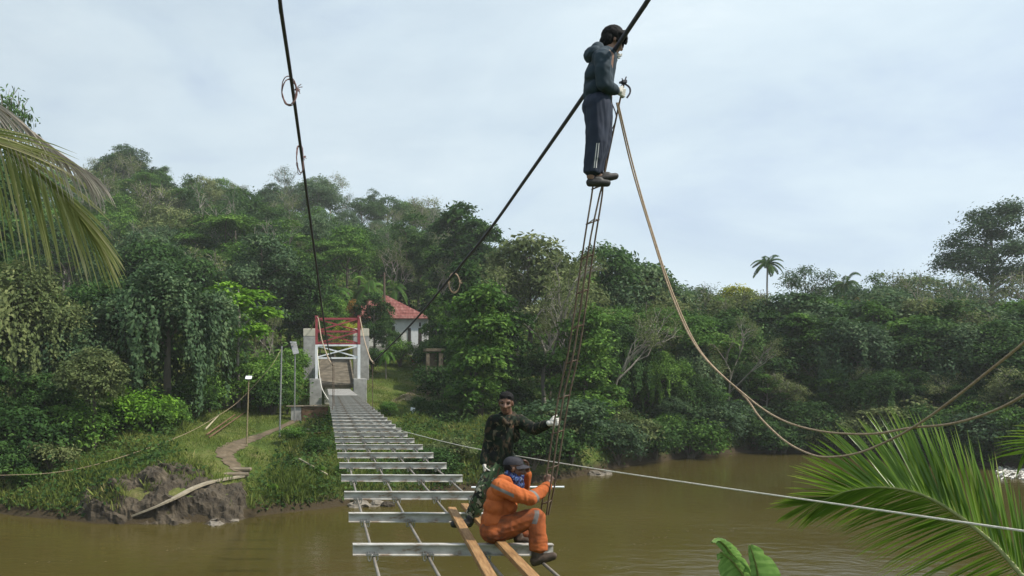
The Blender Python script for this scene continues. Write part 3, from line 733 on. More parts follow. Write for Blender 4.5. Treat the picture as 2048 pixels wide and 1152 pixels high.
# ------------------------------------------------------------------ shrubs along the banks
SH = [near_proto('shrub', 500 + i, 3.0, lf, q=1.3) for i, lf in enumerate(['deep', 'mid', 'bright', 'olive', 'blue', 'yellow'])]
SHN = ['dark green', 'green', 'bright green', 'olive', 'bluish', 'yellow-green']
def shrub(px, Y, py_top, k, where, wid=1.0):
    place(SH[k], 'shrub', px, Y, py_top=py_top, wid=wid, label=f'{SHN[k]} shrub {where}', cat='shrub')
for a in [(262, 47.5, 765, 2, 'at the foot of the largest draped tree', 1.1), (300, 48, 800, 1, 'right of the brightest bush, edge of the clearing', 1.2), (345, 50, 790, 1, 'at the left end of the clearing', 1.0),
          (225, 47, 800, 0, 'left of the brightest bush under the draped trees', 1.3), (140, 44.5, 800, 1, 'left of the twisted little tree', 1.1), (60, 43, 800, 0, 'low at the left edge of the bank', 1.3), (105, 41.5, 875, 3, 'on the rocks at the far left', 1.2),
          (10, 40.5, 870, 0, 'in the lower left corner above the water', 1.2), (50, 40, 930, 1, 'hanging over the water at far left', 1.1), (380, 56, 760, 0, 'in the dark edge behind the clearing', 1.2), (420, 60, 740, 1, 'below the leafless sapling', 1.1),
          (525, 62, 715, 1, 'left of the tall lamp pole', 1.1), (548, 66, 705, 2, 'between the two tall poles', .8), (582, 73, 690, 1, 'behind the lamp by the concrete pillar', .75), (545, 60, 755, 0, 'below the left tall pole', 1.0), (500, 66, 700, 0, 'behind the short lamp pole', 1.0),
          (574, 60, 775, 1, 'left of the tower footing', .6), (590, 48, 850, 1, 'below the stacked planks, left part', 1.2), (630, 46, 870, 0, 'under the stacked planks beside the deck', 1.1), (555, 44.5, 905, 1, 'right of the dirt path', 1.0), (640, 42.5, 930, 2, 'left of the deck above the water', 1.2),
          (600, 41, 955, 1, 'at the water left of the deck', 1.1), (545, 39.5, 965, 2, 'on the right end of the rock shelf', 1.1), (690, 43, 925, 1, 'beneath the deck at the water', 1.2), (660, 41.5, 960, 3, 'at the water under the left deck edge', 1.0),
          (300, 40, 925, 3, 'on top of the rock shelf', .7), (350, 41, 915, 5, 'low on the rock shelf grass', .8),
          (780, 60, 800, 1, 'right of the deck below the house path', 1.0), (840, 62, 790, 0, 'at the foot of the small concrete block', 1.1), (880, 60, 800, 0, 'right of the branch pile', 1.1), (800, 86, 676, 1, 'against the house wall, left of the red tub', .8), (855, 84, 672, 0, 'at the right corner of the house', .8), (745, 82, 690, 0, 'on the slope right of the anchor pillar', .8), (882, 71.5, 722, 0, 'half hiding the concrete hut', 1.0), (800, 52, 865, 0, 'beside the deck right edge', 1.2), (860, 52, 860, 1, 'behind the soldier, left of him', 1.2),
          (760, 46, 910, 1, 'under the deck above the water', 1.2), (820, 47.5, 905, 0, 'behind the cross beams near the soldier', 1.2), (890, 48.5, 905, 0, 'behind the soldier at the water', 1.2), (940, 49, 905, 1, 'just left of the soldier at the water', 1.0),
          (1000, 51, 890, 1, 'between the two men, at the water', 1.2), (1060, 52.5, 870, 2, 'bright behind the foot of the ladder', 1.2), (1100, 54, 850, 1, 'right behind the gloved hand', 1.2), (1130, 54.5, 880, 2, 'just right of the ladder at the water', 1.2),
          (1180, 57, 870, 1, 'right of the ladder above the white stones', 1.1), (1225, 58.5, 870, 0, 'above the white stones at the water', 1.1), (1270, 61, 865, 0, 'right of the white stones', 1.1), (1320, 64, 860, 1, 'at the water below the bright creeper', 1.1), (1370, 67, 860, 0, 'at the shore left of the rope bend', 1.1),
          (1420, 69, 855, 4, 'at the shore behind the rope bend', 1.1), (1480, 70.5, 850, 0, 'at the shore right of the rope bend', 1.1), (1540, 70.5, 850, 4, 'at the shore left of the frond', 1.1), (1600, 70, 845, 0, 'at the shore behind the frond tip', 1.1), (1660, 69.5, 840, 4, 'at the shore behind the frond, left half', 1.1),
          (1720, 68.5, 830, 1, 'behind the crossing ropes', 1.1), (1790, 67.5, 830, 0, 'behind the rope crossing, right', 1.1), (1860, 66, 830, 0, 'behind the frond top', 1.1), (1930, 63, 835, 4, 'above the river bend at right', 1.1), (2000, 60, 835, 0, 'above the white foam at right', 1.1), (2060, 58, 840, 0, 'at the right edge above the foam', 1.1)]:
    shrub(*a)

px = 870.0
while px < 2160:
    k_ = int(RNG.choice([0, 0, 1, 4, 0, 3])); Yt = float(np.interp(px, _px, _shore)) + random.uniform(-.1, 2.4); w_ = zone_words(px, 860) if px > 1060 else ('left of the ladder foot' if px > 1000 else 'behind the two men')
    if not 1150 < px < 1235 and (px > 1060 or random.random() < .4):
        place(SH[k_], 'shrub', px, Yt, scale=random.uniform(.75, 1.3) if px > 1060 else random.uniform(.4, .75), wid=random.uniform(1, 1.35), label=f'{SHN[k_]} shrub right at the waterline, {w_}', cat='shrub', group=f'{SHN[k_]} waterline shrubs {w_}')
    px += random.uniform(13, 24)
# ------------------------------------------------------------------ ground cover that nobody could count
def clearing(px, py):
    """mown or trodden ground, in photograph pixels (used only to leave the taller cover out)"""
    left = (px > np.interp(py, [770, 800, 850, 880, 905, 950], [520, 440, 395, 340, 350, 420])) & (px < np.interp(py, [770, 830, 900, 960], [600, 640, 560, 530])) & (py > 770) & (py < 958)
    right = (px > 700) & (px < np.interp(py, [700, 760, 860], [860, 870, 800])) & (py > 690) & (py < 860)
    return left | right
def scatter(n, y0, y1, p0, p1, rng):
    Y = np.sqrt(rng.uniform(y0 ** 2, y1 ** 2, n)); px = rng.uniform(p0, p1, n); X = (px - 647) / F * Y; Z = terrain(X, Y)
    py = 738 - (Z - CAMZ) / Y * F
    return X, Y, Z, px, py
rng = np.random.default_rng(77)
COVER = leafmat('leaf_cover', [(0.0, (0.014, 0.034, 0.010)), (0.5, (0.040, 0.085, 0.020)), (1.0, (0.105, 0.170, 0.040))], rnd=0)
X, Y, Z, px, py = scatter(150000, 36, 76, -150, 2150, rng)
keep = (Z > .04) & ~(clearing(px, py)) & ~((px > 240) & (px < 495) & (py > 955))
keep &= ~((px > 590) & (px < 860) & (Y > 62))
X, Y, Z = X[keep], Y[keep], Z[keep]; n = len(X)
hgt = np.abs(rng.normal(0, .45, n)) * (0.35 + 1.1 * np.clip(np.sin(X * 1.3 + np.sin(Y)) * np.cos(Y * 1.1) + .3, 0, 1))
cen = np.stack([X, Y, Z + .08 + hgt], 1); nrm = rng.normal(size=(n, 3)) * .55 + np.array([0, -.15, 1])
L = .26 * rng.uniform(.6, 1.4, n)
V = leaf_arrays(cen, nrm, L, L * .5, rng)
tint = np.clip(.5 + .25 * np.sin(X * .5 + 1) * np.cos(Y * .43) + rng.normal(0, .14, n), 0, 1)
tag(link_mesh('undergrowth', quads_mesh('undergrowth', V, tint, COVER)), kind='stuff')
X, Y, Z, px, py = scatter(90000, 76, 235, -200, 2150, rng)
keep = ~((px > 600) & (px < 865) & (Y < 108)); X, Y, Z = X[keep], Y[keep], Z[keep]; n = len(X)
cen = np.stack([X, Y, Z + np.abs(rng.normal(0, 1.3, n))], 1); nrm = rng.normal(size=(n, 3)) * .5 + np.array([0, -.2, 1]); L = .75 * rng.uniform(.6, 1.4, n)
V = leaf_arrays(cen, nrm, L, L * .55, rng); tint = np.clip(.45 + .25 * np.sin(X * .13) * np.cos(Y * .1) + rng.normal(0, .15, n), 0, 1)
tag(link_mesh('hillside_undergrowth', quads_mesh('hillside_undergrowth', V, tint, LEAF['mid'])), kind='stuff')
# grass blades
def grass(name, n, cond, y0, y1, p0, p1, hmin, hmax, mat, seed):
    rng = np.random.default_rng(seed)
    X, Y, Z, px, py = scatter(n, y0, y1, p0, p1, rng); k = cond(px, py, Z, X, Y); X, Y, Z = X[k], Y[k], Z[k]; n = len(X)
    h = rng.uniform(hmin, hmax, n) * (.75 + .5 * np.sin(X * 1.1) * np.sin(Y * .9)); a = rng.uniform(0, 6.28, n)
    d = np.stack([np.cos(a), np.sin(a), np.zeros(n)], 1); wv = d * (.014 + .02 * rng.random(n))[:, None]
    b = np.stack([X, Y, Z - .02], 1); lean = np.stack([rng.normal(size=n), rng.normal(size=n), np.zeros(n)], 1) * .3 * h[:, None]
    up = np.array([0, 0, 1.0]); mid = b + up * h[:, None] * .6 + lean * .4; tip = b + up * h[:, None] + lean
    V = np.stack([b - wv, b + wv, mid + wv * .8 + (tip - mid) * .3, tip], 1).reshape(-1, 3)
    tint = np.clip(.5 + .22 * np.sin(X * .6 + 2) * np.cos(Y * .7) + rng.normal(0, .15, n), 0, 1)
    tag(link_mesh(name, quads_mesh(name, V, tint, mat)), kind='stuff')
GRASS = leafmat('grass_blade', [(0, (0.075, 0.115, 0.022)), (.5, (0.15, 0.20, 0.042)), (.8, (0.23, 0.26, 0.070)), (1, (0.33, 0.29, 0.13))], rnd=0)
onpath = lambda px, py: np.abs(px - np.interp(py, [830, 850, 868, 885, 905, 925, 945], [610, 580, 530, 490, 452, 455, 480])) < np.interp(py, [830, 870, 905, 940], [10, 24, 22, 24])
grass('short_grass', 150000, lambda px, py, Z, X, Y: clearing(px, py) & ~(onpath(px, py) & (py > 825)), 37, 90, 330, 880, .08, .22, GRASS, 5)
grass('tall_grass', 120000, lambda px, py, Z, X, Y: (Z > .3) & ~clearing(px, py) & ~((px > 235) & (px < 495) & (py > 965) & (np.sin(X * 2.1 + 1) * np.cos(Y * 2.6 + X) < .55)), 36, 58, -100, 1000, .25, .75, GRASS, 6)
# ================================================================== bridge under construction
ZT = -1.79                                   # top of the cross beams, relative to the eye
def W(x, y, z): return Vector((x, y, CAMZ + z))
def pts_px(lst): return [P(a, b, c) for a, b, c in lst]
STEEL = surf('painted_steel', [(0.31, (0.11, 0.062, 0.038)), (0.39, (0.25, 0.20, 0.155)), (0.47, (0.38, 0.365, 0.34)), (0.6, (0.47, 0.46, 0.435)), (0.8, (0.56, 0.55, 0.53))], scale=5.5, rough=0.6, bump=0.2, detail=9, stretch=(.8, 1, 2), spec=.4)
GALV = surf('galvanised', [(0.3, (0.22, 0.22, 0.22)), (0.7, (0.42, 0.42, 0.41))], scale=12, rough=0.45, metal=0.6)
RODM = surf('dull_rod', [(0.3, (0.14, 0.12, 0.10)), (0.7, (0.30, 0.27, 0.23))], scale=9, rough=0.6, metal=0.2)
CABLE = surf('dark_wire_rope', [(0.3, (0.030, 0.029, 0.042)), (0.7, (0.07, 0.066, 0.088))], scale=40, rough=0.6, bump=.5, bscale=90)  # bluish grey has haze and glare worked into the rope's dark colour
RUST = surf('rusty_rebar', [(0.3, (0.065, 0.042, 0.028)), (0.55, (0.12, 0.085, 0.06)), (0.75, (0.20, 0.165, 0.13))], scale=9, rough=0.85)
TIMBER = surf('sawn_timber', [(0.25, (0.13, 0.062, 0.024)), (0.5, (0.27, 0.145, 0.055)), (0.75, (0.40, 0.245, 0.11))], scale=5, rough=0.75, bump=.3, stretch=(9, 9, 1), bscale=10)
CONC = surf('concrete', [(0.3, (0.22, 0.215, 0.205)), (0.55, (0.33, 0.325, 0.31)), (0.75, (0.43, 0.42, 0.40))], scale=1.8, rough=0.9, bump=.35, bscale=14)
CREAM = surf('cream_cap', [(0.3, (0.44, 0.41, 0.33)), (0.7, (0.60, 0.57, 0.47))], scale=3, rough=.9)
DIRTCONC = surf('stained_concrete', [(0.3, (0.08, 0.062, 0.042)), (0.5, (0.15, 0.12, 0.082)), (0.72, (0.28, 0.23, 0.16))], scale=1.3, rough=.95, bump=.3)
REDP = surf('red_paint', [(0.3, (0.22, 0.035, 0.042)), (0.7, (0.36, 0.065, 0.075))], scale=4, rough=.55)
WHITEP = surf('white_paint', [(0.3, (0.66, 0.69, 0.72)), (0.7, (0.80, 0.82, 0.84))], scale=4, rough=.5)
ROPE_TAN = surf('tan_rope', [(0.3, (0.24, 0.17, 0.11)), (0.7, (0.44, 0.34, 0.24))], scale=60, rough=.9, bump=.5, bscale=160)
ROPE_WHITE = surf('white_rope', [(0.3, (0.50, 0.47, 0.40)), (0.7, (0.74, 0.71, 0.64))], scale=60, rough=.9, bump=.5, bscale=160)
ROPE_RED = surf('reddish_wire', [(0.3, (0.13, 0.07, 0.07)), (0.7, (0.24, 0.15, 0.14))], scale=30, rough=.8)

# ---- cross beams, I-section, with four clamped cables beneath
XL, XR = 0.307, 2.357
hx = (XR - XL) / 2
prof = [(-.038, 0), (.038, 0), (.038, -.010), (.006, -.014), (.006, -.101), (.038, -.106), (.038, -.116), (-.038, -.116), (-.038, -.106), (-.006, -.101), (-.006, -.014), (-.038, -.010)]
CFR = [.10, .375, .66, .915]
mbm = MB(); mbm.prism([(-a, b) for a, b in prof][::-1], (-hx, 0, 0), (hx, 0, 0)); beam_me = mbm.mesh('cross_beam', [STEEL])
mbc = MB()
for s in (-1, 1):      # a pair of U-bolts standing on the bottom flange, nuts on top
    mbc.tube([(s * .036 - .014, -.03, -.155), (s * .036 - .014, -.03, -.075)], .0065, 6)
    mbc.tube([(s * .036 + .014, -.03, -.155), (s * .036 + .014, -.03, -.085)], .0065, 6)
    mbc.box((s * .036, -.03, -.098), (.05, .026, .008)); mbc.tube(catmull([(s * .036 - .014, -.03, -.155), (s * .036, -.03, -.172), (s * .036 + .014, -.03, -.155)], 4), .0065, 6, cap=False)
clamp_me = mbc.mesh('clamp', [GALV])
ordw = ['nearest', 'second nearest', 'third nearest', 'fourth nearest', 'fifth nearest', 'sixth nearest', 'seventh nearest', 'eighth nearest', 'ninth nearest', 'tenth nearest']
for k in range(0, 34):
    y = 7.56 + 1.65 * k
    o = empty('cross_beam', W((XL + XR) / 2 + random.uniform(-.012, .012), y + random.uniform(-.03, .03), ZT + random.uniform(-.006, .006)), R(random.uniform(-1.1, 1.1)))
    b = link_mesh('beam', beam_me, o); own(o, b)
    if k < 16:
        for f in CFR:
            c = link_mesh('clamp', clamp_me, o); c.location = (-hx + f * 2 * hx, 0, 0); own(o, c)
    if k < 10: tag(o, f'grey-white painted steel cross beam of the open deck, {ordw[k]} to the viewer', 'steel beam', 'cross beams of the bridge deck')
    else:
        dist = 'in the middle of the open deck, behind the tenth' if k < 20 else 'in the closely packed far end of the deck'
        tag(o, f'pale steel cross beam {dist}' + ('' if k >= 20 else ' beam'), 'steel beam', f'cross beams {dist}')
for i, f in enumerate(CFR):
    x = XL + f * (XR - XL)
    mb = MB(); pp = [W(x + .006 * math.sin(q * 1.7 + i), 4.4 + q * 2.2, ZT - .142 - .008 * math.sin(q * 2.1 + i)) for q in range(28)]
    mb.tube(pp, .017, 8)
    tag(mb.build('deck_cable', RODM), ['leftmost', 'second from left', 'second from right', 'rightmost'][i] + ' steel cable running lengthwise under the cross beams', 'cable', 'cables under the deck')
# closed slatted deck at the far end and the strip joining it to the ramp
mb = MB()
for k in range(58):
    mb.box(W(1.33, 49.5 + k * .275, ZT + .02), (1.95 + random.uniform(-.05, .05), .20, .035), None, 0)
tag(mb.build('deck_boards', surf('grey_boards', [(0.3, (0.20, 0.19, 0.175)), (0.7, (0.36, 0.35, 0.33))], scale=2, rough=.8)), 'grey slatted boards closing the far end of the deck before the tower', 'decking')

# ---- two loose timbers the men stand and sit on
for a, b, lb in [((1.614, 9.30), (1.30, 4.6), 'left orange-brown timber plank under the soldier\'s boot'), ((1.82, 9.55), (1.74, 4.6), 'right orange-brown timber plank beneath the seated man')]:
    o = MB(); d = Vector((b[0] - a[0], b[1] - a[1], 0)); L = d.length
    o.box((0, 0, 0), (.098, .055, L), None, 0, .004)
    t = o.build('timber_plank', TIMBER); t.location = W((a[0] + b[0]) / 2, (a[1] + b[1]) / 2, ZT + .030)
    x = d.normalized(); y = Vector((0, 0, 1)); wv = y.cross(x) * -1
    t.rotation_euler = Matrix((x.cross(y), y, x)).transposed().to_euler()
    tag(t, lb, 'timber plank', 'timber planks laid across the beams')
mb = MB(); mb.tube([W(2.2, 11.0, ZT + .03), W(3.50, 10.75, ZT + .075)], .014, 8)
tag(mb.build('metal_pipe', WHITEP), 'pale thin pipe sticking out to the right behind the seated man', 'pipe')

# ---- main cables
def cable_depth(py):
    d = np.arange(2, 32, .02); f = 4.6 * ((32 - d) / 32) ** 2 + .2 - (738 - py) / F * d
    return float(d[np.argmin(np.abs(f))])
lc = [(555, -40), (562, 20), (582, 155), (600.5, 290), (616.5, 410), (634, 540), (646, 630), (657, 697)]
rc = [(1335, -60), (1283, 20), (1165, 195), (1050, 360), (975, 465), (905, 550), (830, 640), (775, 697)]
def cable(lst, far, nm, lb, r):
    pp = [P(a, b, cable_depth(b)) for a, b in lst]
    ext = pp[0] + (pp[0] - pp[1]).normalized() * 4.5
    pp = [ext] + pp + [P(*q) for q in far]
    mb = MB(); c = catmull(pp, 10); mb.tube(c, r, 8)
    o = mb.build(nm, CABLE); tag(o, lb, 'cable'); return c
LC = cable(lc, [(665, 730, 33.5)], 'main_cable', 'left dark main suspension cable with two wire coils, falling towards the far tower', .0185)
RC = cable(rc, [(747, 724, 33.5)], 'main_cable', 'right dark main suspension cable passing the man on the ladder', .022)
for side, lst in (('left', [(665, 730, 33.5), (655.5, 714, 44), (643, 677, 55), (634.5, 634, 66), (622, 660, 77)]), ('right', [(747, 726, 33.5), (739, 714, 44), (728, 677, 55), (719.5, 634, 66), (722, 660, 77)])):
    mb = MB(); mb.tube(catmull(pts_px(lst), 8), .045, 6)
    tag(mb.build('cable_tail', ROPE_TAN), f'pale {side} cable end rising to the top of the red and white tower', 'cable')
for side, px, y0 in (('left', 665.5, 33.5), ('left', 668, 36), ('right', 745, 33.5)):
    a = P(px, 730, y0); mb = MB(); mb.tube([a, Vector((a.x, a.y, CAMZ + ZT - .1))], .015, 6)
    tag(mb.build('hanger_rod', RUST), f'thin {side} hanger rod dropping from the {side} cable to the deck' if px != 668 else 'second thin left hanger rod just behind the first', 'hanger rod')
mb = MB(); mb.tube(catmull(pts_px([(634, 700, 65), (641, 765, 58), (652, 792, 50), (664, 806, 42)]), 6), .035, 6)
tag(mb.build('pale_rope', ROPE_WHITE), 'pale rope curving down past the left tower footing to the deck', 'rope')

def coil(px, py, Y, rx, rz, n, seed, lb, mat, tail=True):
    rng = np.random.default_rng(seed); c = P(px, py, Y); mb = MB()
    for j in range(n):
        ax, az = rx * rng.uniform(.85, 1.05), rz * rng.uniform(.88, 1.06); ph = rng.uniform(0, 6.28); tl = rng.normal() * .12
        pp = [c + Vector((math.cos(q) * ax + tl * math.sin(q) * az * .3 + rng.normal() * .003, .02 * math.sin(2 * q + ph) + .012 * j - .03, math.sin(q) * az)) for q in np.linspace(0, 6.28, 26)]
        mb.tube(pp, .0055, 5, cap=False)
    if tail:
        for j in range(6):
            s = c + Vector((rx * .85, -.02, rz * .1)); e = s + Vector((rng.uniform(.02, .07), 0, rng.uniform(-.05, .06)))
            mb.tube([s + Vector((-.02, 0, 0)), s.lerp(e, .6) + Vector((0, 0, .01)), e], .0045, 4)
    tag(mb.build('wire_coil', mat), lb, 'wire coil', None)
coil(579, 184, 7.45, .082, .135, 4, 1, 'upper coil of reddish wire tied to the left cable', ROPE_RED)
coil(600, 319, 9.1, .045, .18, 3, 2, 'lower narrow coil of reddish wire on the left cable', ROPE_RED)
coil(908, 566, 14.6, .12, .20, 4, 3, 'small wire coil hanging from the right cable over the trees', ROPE_TAN)

# ---- ladder of rusty rebar with three rails
Lv = [(205, 7.16), (345, 7.22), (400, 7.25), (500, 7.30), (690, 7.42), (800, 7.50), (950, 7.60), (1030, 7.66)]
railA = list(zip([1214, 1190, 1182, 1166, 1139, 1116, 1093, 1081], Lv))
railB = list(zip([1222, 1209, 1197, 1177, 1150, 1126, 1104, 1093], Lv))
railC = list(zip([1239, 1210, 1203, 1187, 1160, 1137, 1113, 1097], Lv))
def rail(r, dy): return [P(px, py, Y + dy) for px, (py, Y) in r]
A = rail(railA, 0.0); B = rail(railB, -.10); C = rail(railC, .0)
C = [P(1248, 168, 7.12)] + C
cA, cB, cC = catmull(A, 12), catmull(B, 12), catmull(C, 12)
root = empty('rebar_ladder', P(1090, 1040, 7.66))
def part(mb, nm, mat, parent): 
    o = mb.build(nm, mat); o.parent = parent; o.matrix_parent_inverse = Matrix.Translation(-parent.location); own(parent, o); return o
for c in (cA, cB, cC):
    mb = MB(); mb.tube(c, .0085, 7); part(mb, 'rail', RUST, root)
def at_z(c, z):
    for p, q in zip(c[:-1], c[1:]):
        if (p.z - z) * (q.z - z) <= 0: return p.lerp(q, (z - p.z) / (q.z - p.z) if q.z != p.z else 0)
    return c[-1]
pyr = 372; k = 0
while pyr < 1030:
    Y = np.interp(pyr, [a for a, b in Lv], [b for a, b in Lv]); z = P(0, pyr, Y).z
    a, b, c = at_z(cA, z - .03), at_z(cB, z), at_z(cC, z + .01)
    mb = MB(); mb.tube([a + (a - c).normalized() * .012, c + (c - a).normalized() * .012], .007, 6)
    mb.tube([a, b], .005, 6); mb.tube([b, c], .005, 6)
    part(mb, 'rung', RUST, root); pyr += 70
mb = MB()                                   # hook and wire lashings at the top
tp = P(1248, 166, 7.12)
mb.box(tp + Vector((0, 0, .01)), (.05, .04, .035), None, 0, .006); mb.box(tp + Vector((-.03, 0, .005)), (.03, .02, .02), None, 0, .003); mb.tube([tp, tp + Vector((.022, 0, .06))], .006, 6); mb.tube([tp, tp + Vector((-.02, 0, .045))], .005, 6)
mb.tube(catmull([tp, tp + Vector((-.045, -.02, -.05)), tp + Vector((-.05, -.02, -.11)), tp + Vector((-.01, -.02, -.13))], 5), .005, 5)
mb.tube(catmull([tp, tp + Vector((.045, -.02, -.05)), tp + Vector((.05, -.02, -.10)), tp + Vector((.02, -.02, -.15))], 5), .009, 5)
part(mb, 'top_hook', CABLE, root)
tag(root, 'tall rusty ladder of welded rebar hanging from the right cable', 'ladder')
mb = MB(); mb.tube(catmull(pts_px([(1221, 200, 7.25), (1232, 228, 7.25), (1230, 245, 7.25), (1222, 262, 7.25)]), 5), .006, 5)
tag(mb.build('rope_end', CABLE), 'short dark rope end dangling at the waist of the man on the ladder', 'rope')

# ---- ropes
def rope(lst, r, mat, lb, nm='hanging_rope'):
    if nm == 'hanging_rope': lst = [(a, b, 7.1 - (7.1 - c) * 1.55) for a, b, c in lst]
    pp = pts_px(lst)
    if nm == 'hanging_rope': e = pp[-1] - pp[-2]; pp += [pp[-1] + e.normalized() * 2.0 + Vector((0, -.4, .5)), pp[-1] + e.normalized() * 5.0 + Vector((0, -1.2, 1.8))]   # on to the near bank
    mb = MB(); mb.tube(catmull(pp, 10), r, 7); tag(mb.build(nm, mat), lb, 'rope')
rope([(1233, 205, 7.1), (1262, 330, 7.15), (1299, 455, 7.0), (1343, 590, 6.8), (1398, 702, 6.6), (1490, 790, 6.4), (1560, 838, 6.2), (1640, 862, 6.0), (1740, 868, 5.75), (1820, 856, 5.55), (1900, 848, 5.35), (1980, 825, 5.15), (2060, 783, 4.95), (2170, 705, 4.7)], .0072, ROPE_TAN,
     'tan rope from the ladder top, the strand bending off higher to the right edge')
rope([(1236, 205, 7.12), (1266, 330, 7.17), (1302, 455, 7.02), (1347, 590, 6.82), (1402, 704, 6.62), (1488, 792, 6.42), (1520, 835, 6.3), (1570, 882, 6.15), (1620, 908, 6.0), (1660, 914, 5.9), (1720, 905, 5.75), (1790, 875, 5.6), (1840, 846, 5.48), (1900, 803, 5.33), (1980, 740, 5.15), (2060, 675, 4.97), (2170, 575, 4.7)], .0072, ROPE_TAN,
     'tan rope from the ladder top, the strand sagging lowest before rising steeply right')
_y = lambda px: 1.0 / (.105 + (px - 1000) * .000196)
rope([(a_, b_, _y(a_)) for a_, b_ in ((694, 828), (740, 843), (805, 862), (930, 893), (1150, 931), (1400, 969), (1700, 1012), (2060, 1064), (2400, 1112))], .0056, ROPE_WHITE,
     'taut white rope stretched low across the river to the right edge', 'guide_rope')

# ---- far tower, footings, anchor pillars, ramp
def PX(px, Y): return (px - 647) / F * Y
def PZ(py, Y): return CAMZ + (738 - py) / F * Y
YT = 66.0
tw = empty('bridge_tower', (PX(676, YT), YT, PZ(757, YT)))
def lattice(nm, mat, py0, py1, panels, horiz, Y0, depth, wpost):
    mb = MB(); xl, xr = PX(633, YT), PX(718, YT); z0, z1 = PZ(py0, YT), PZ(py1, YT)
    for y in (Y0, Y0 + depth):
        for x in (xl, xr): mb.box((x, y, (z0 + z1) / 2), (wpost, wpost, z1 - z0))
    for h in horiz:
        for y in (Y0, Y0 + depth): mb.bar((xl + wpost * .5, y, PZ(h, YT)), (xr - wpost * .5, y, PZ(h, YT)), .11, .13)
        for x in (xl, xr): mb.bar((x, Y0 + wpost * .5, PZ(h, YT) - .01), (x, Y0 + depth - wpost * .5, PZ(h, YT) - .01), .10, .12)
    for a, b in panels:
        mb.bar((xl + .1, Y0 - .05, PZ(a, YT)), (xr - .1, Y0 - .05, PZ(b, YT)), .06, .115); mb.bar((xl + .1, Y0 + .04, PZ(b, YT)), (xr - .1, Y0 + .04, PZ(a, YT)), .06, .115)
    return part(mb, nm, mat, tw)
lattice('lower_frame', WHITEP, 757, 689.3, [(714, 692)], [690.5, 716], YT, .7, .24)
lattice('upper_frame', REDP, 689, 634, [(686, 664), (661, 638)], [687, 662.5, 637], YT, .7, .23)
mb = MB()
for x in (PX(633, YT), PX(718, YT)): mb.box((x, YT + .35, PZ(633, YT)), (.3, .95, .12), None, 0, .02)
part(mb, 'saddle', REDP, tw)
tag(tw, 'far bridge tower, white cross-braced frame below and red frame above', 'bridge tower')
for (a, b, bot, side) in ((619, 643, 818, 'left'), (707, 733, 804, 'right')):
    mb = MB(); z1 = PZ(757.5, YT); x0, x1 = PX(a, YT), PX(b, YT)
    mb.box(((x0 + x1) / 2, YT + .45, (z1 + PZ(bot, YT) - 1.2) / 2), (x1 - x0, 1.9, z1 - PZ(bot, YT) + 1.2), None, 0, .03)
    o = mb.build('tower_footing', CONC); tag(o, f'{side} grey concrete footing under the white tower leg', 'concrete block', None)
mb = MB(); mb.box((PX(675, 68), 68.0, PZ(790, 68)), (2.4, 1.2, 1.9), None, 0, .02); tag(mb.build('abutment', CREAM), 'beige concrete abutment wall under the end of the ramp', 'abutment')
mb = MB(); xa, xb = PX(638, 67), PX(709, 67)
mb.prism([(-(xb - xa) / 2, -.3), ((xb - xa) / 2, -.3), ((xb - xa) / 2, 0), (-(xb - xa) / 2, 0)], ((xa + xb) / 2, 66.9, PZ(769, 67)), ((xa + xb) / 2, 79, PZ(716, 79)))
for s in (-1, 1): mb.bar(((xa + xb) / 2 + s * 1.55, 67.1, PZ(765, 67)), ((xa + xb) / 2 + s * 1.55, 79, PZ(712, 79)), .14, .3)
o = mb.build('approach_ramp', surf('ramp_concrete', [(0.3, (0.055, 0.044, 0.030)), (0.5, (0.10, 0.082, 0.058)), (0.72, (0.19, 0.16, 0.115))], scale=1.3, rough=.95, bump=.3)); tag(o, 'brown stained concrete ramp rising behind the white tower frame', 'ramp')
for (a, b, side) in ((607, 631, 'left'), (706, 737, 'right')):
    Y = 77.0; x0, x1 = PX(a, Y), PX(b, Y); o = empty('anchor_pillar', ((x0 + x1) / 2, Y, PZ(735, Y)))
    mb = MB(); z0, z1, z2 = PZ(760, Y), PZ(673, Y), PZ(658, Y)
    mb.box(((x0 + x1) / 2, Y, (z0 + z1) / 2), (x1 - x0, 1.6, z1 - z0), None, 0, .03); part(mb, 'shaft', CONC, o)
    mb = MB(); mb.box(((x0 + x1) / 2, Y, (z1 + z2) / 2 + .003), (x1 - x0 + .02, 1.64, z2 - z1), None, 0, .03); part(mb, 'cap', CREAM, o)
    tag(o, f'{side} grey anchor pillar with a cream top beside the red tower', 'concrete pillar')
mb = MB(); y = 80.0
for k in range(13): mb.box((PX(658, y) + k * .2, y, PZ(674, y)), (.04, .04, 1.3))
for h in (665, 683): mb.bar((PX(656, y), y + .045, PZ(h, y)), (PX(706, y), y + .045, PZ(h, y)), .04, .06)
tag(mb.build('bar_fence', RUST), 'rusty barred fence behind the lower red tower panel', 'fence')

# ---- house
HW = surf('white_wall', [(0.3, (0.60, 0.60, 0.58)), (0.7, (0.78, 0.78, 0.76))], scale=.8, rough=.9)
ROOF = surf('red_roof', [(0.3, (0.17, 0.055, 0.05)), (0.5, (0.28, 0.10, 0.085)), (0.7, (0.40, 0.21, 0.185))], scale=1.2, rough=.7, bump=.6, bscale=3, stretch=(3, 1, 1))
DARKW = surf('dark_wood', [(0.3, (0.025, 0.02, 0.018)), (0.7, (0.06, 0.05, 0.045))], scale=4, rough=.5)
YH = 95.0; hs = empty('white_house', (9, YH, PZ(690, YH)))
zb, ze, zr = PZ(716, YH), PZ(634, YH), PZ(589, YH); x0, x1 = 3.6, PX(857, YH)
mb = MB(); mb.box(((x0 + x1) / 2, YH + 4, (zb + ze) / 2), (x1 - x0, 8, ze - zb)); part(mb, 'wall', HW, hs)
mb = MB(); e = .55; ra, rb_ = 6.6, PX(775, YH + 3.0); zz = zr + .25
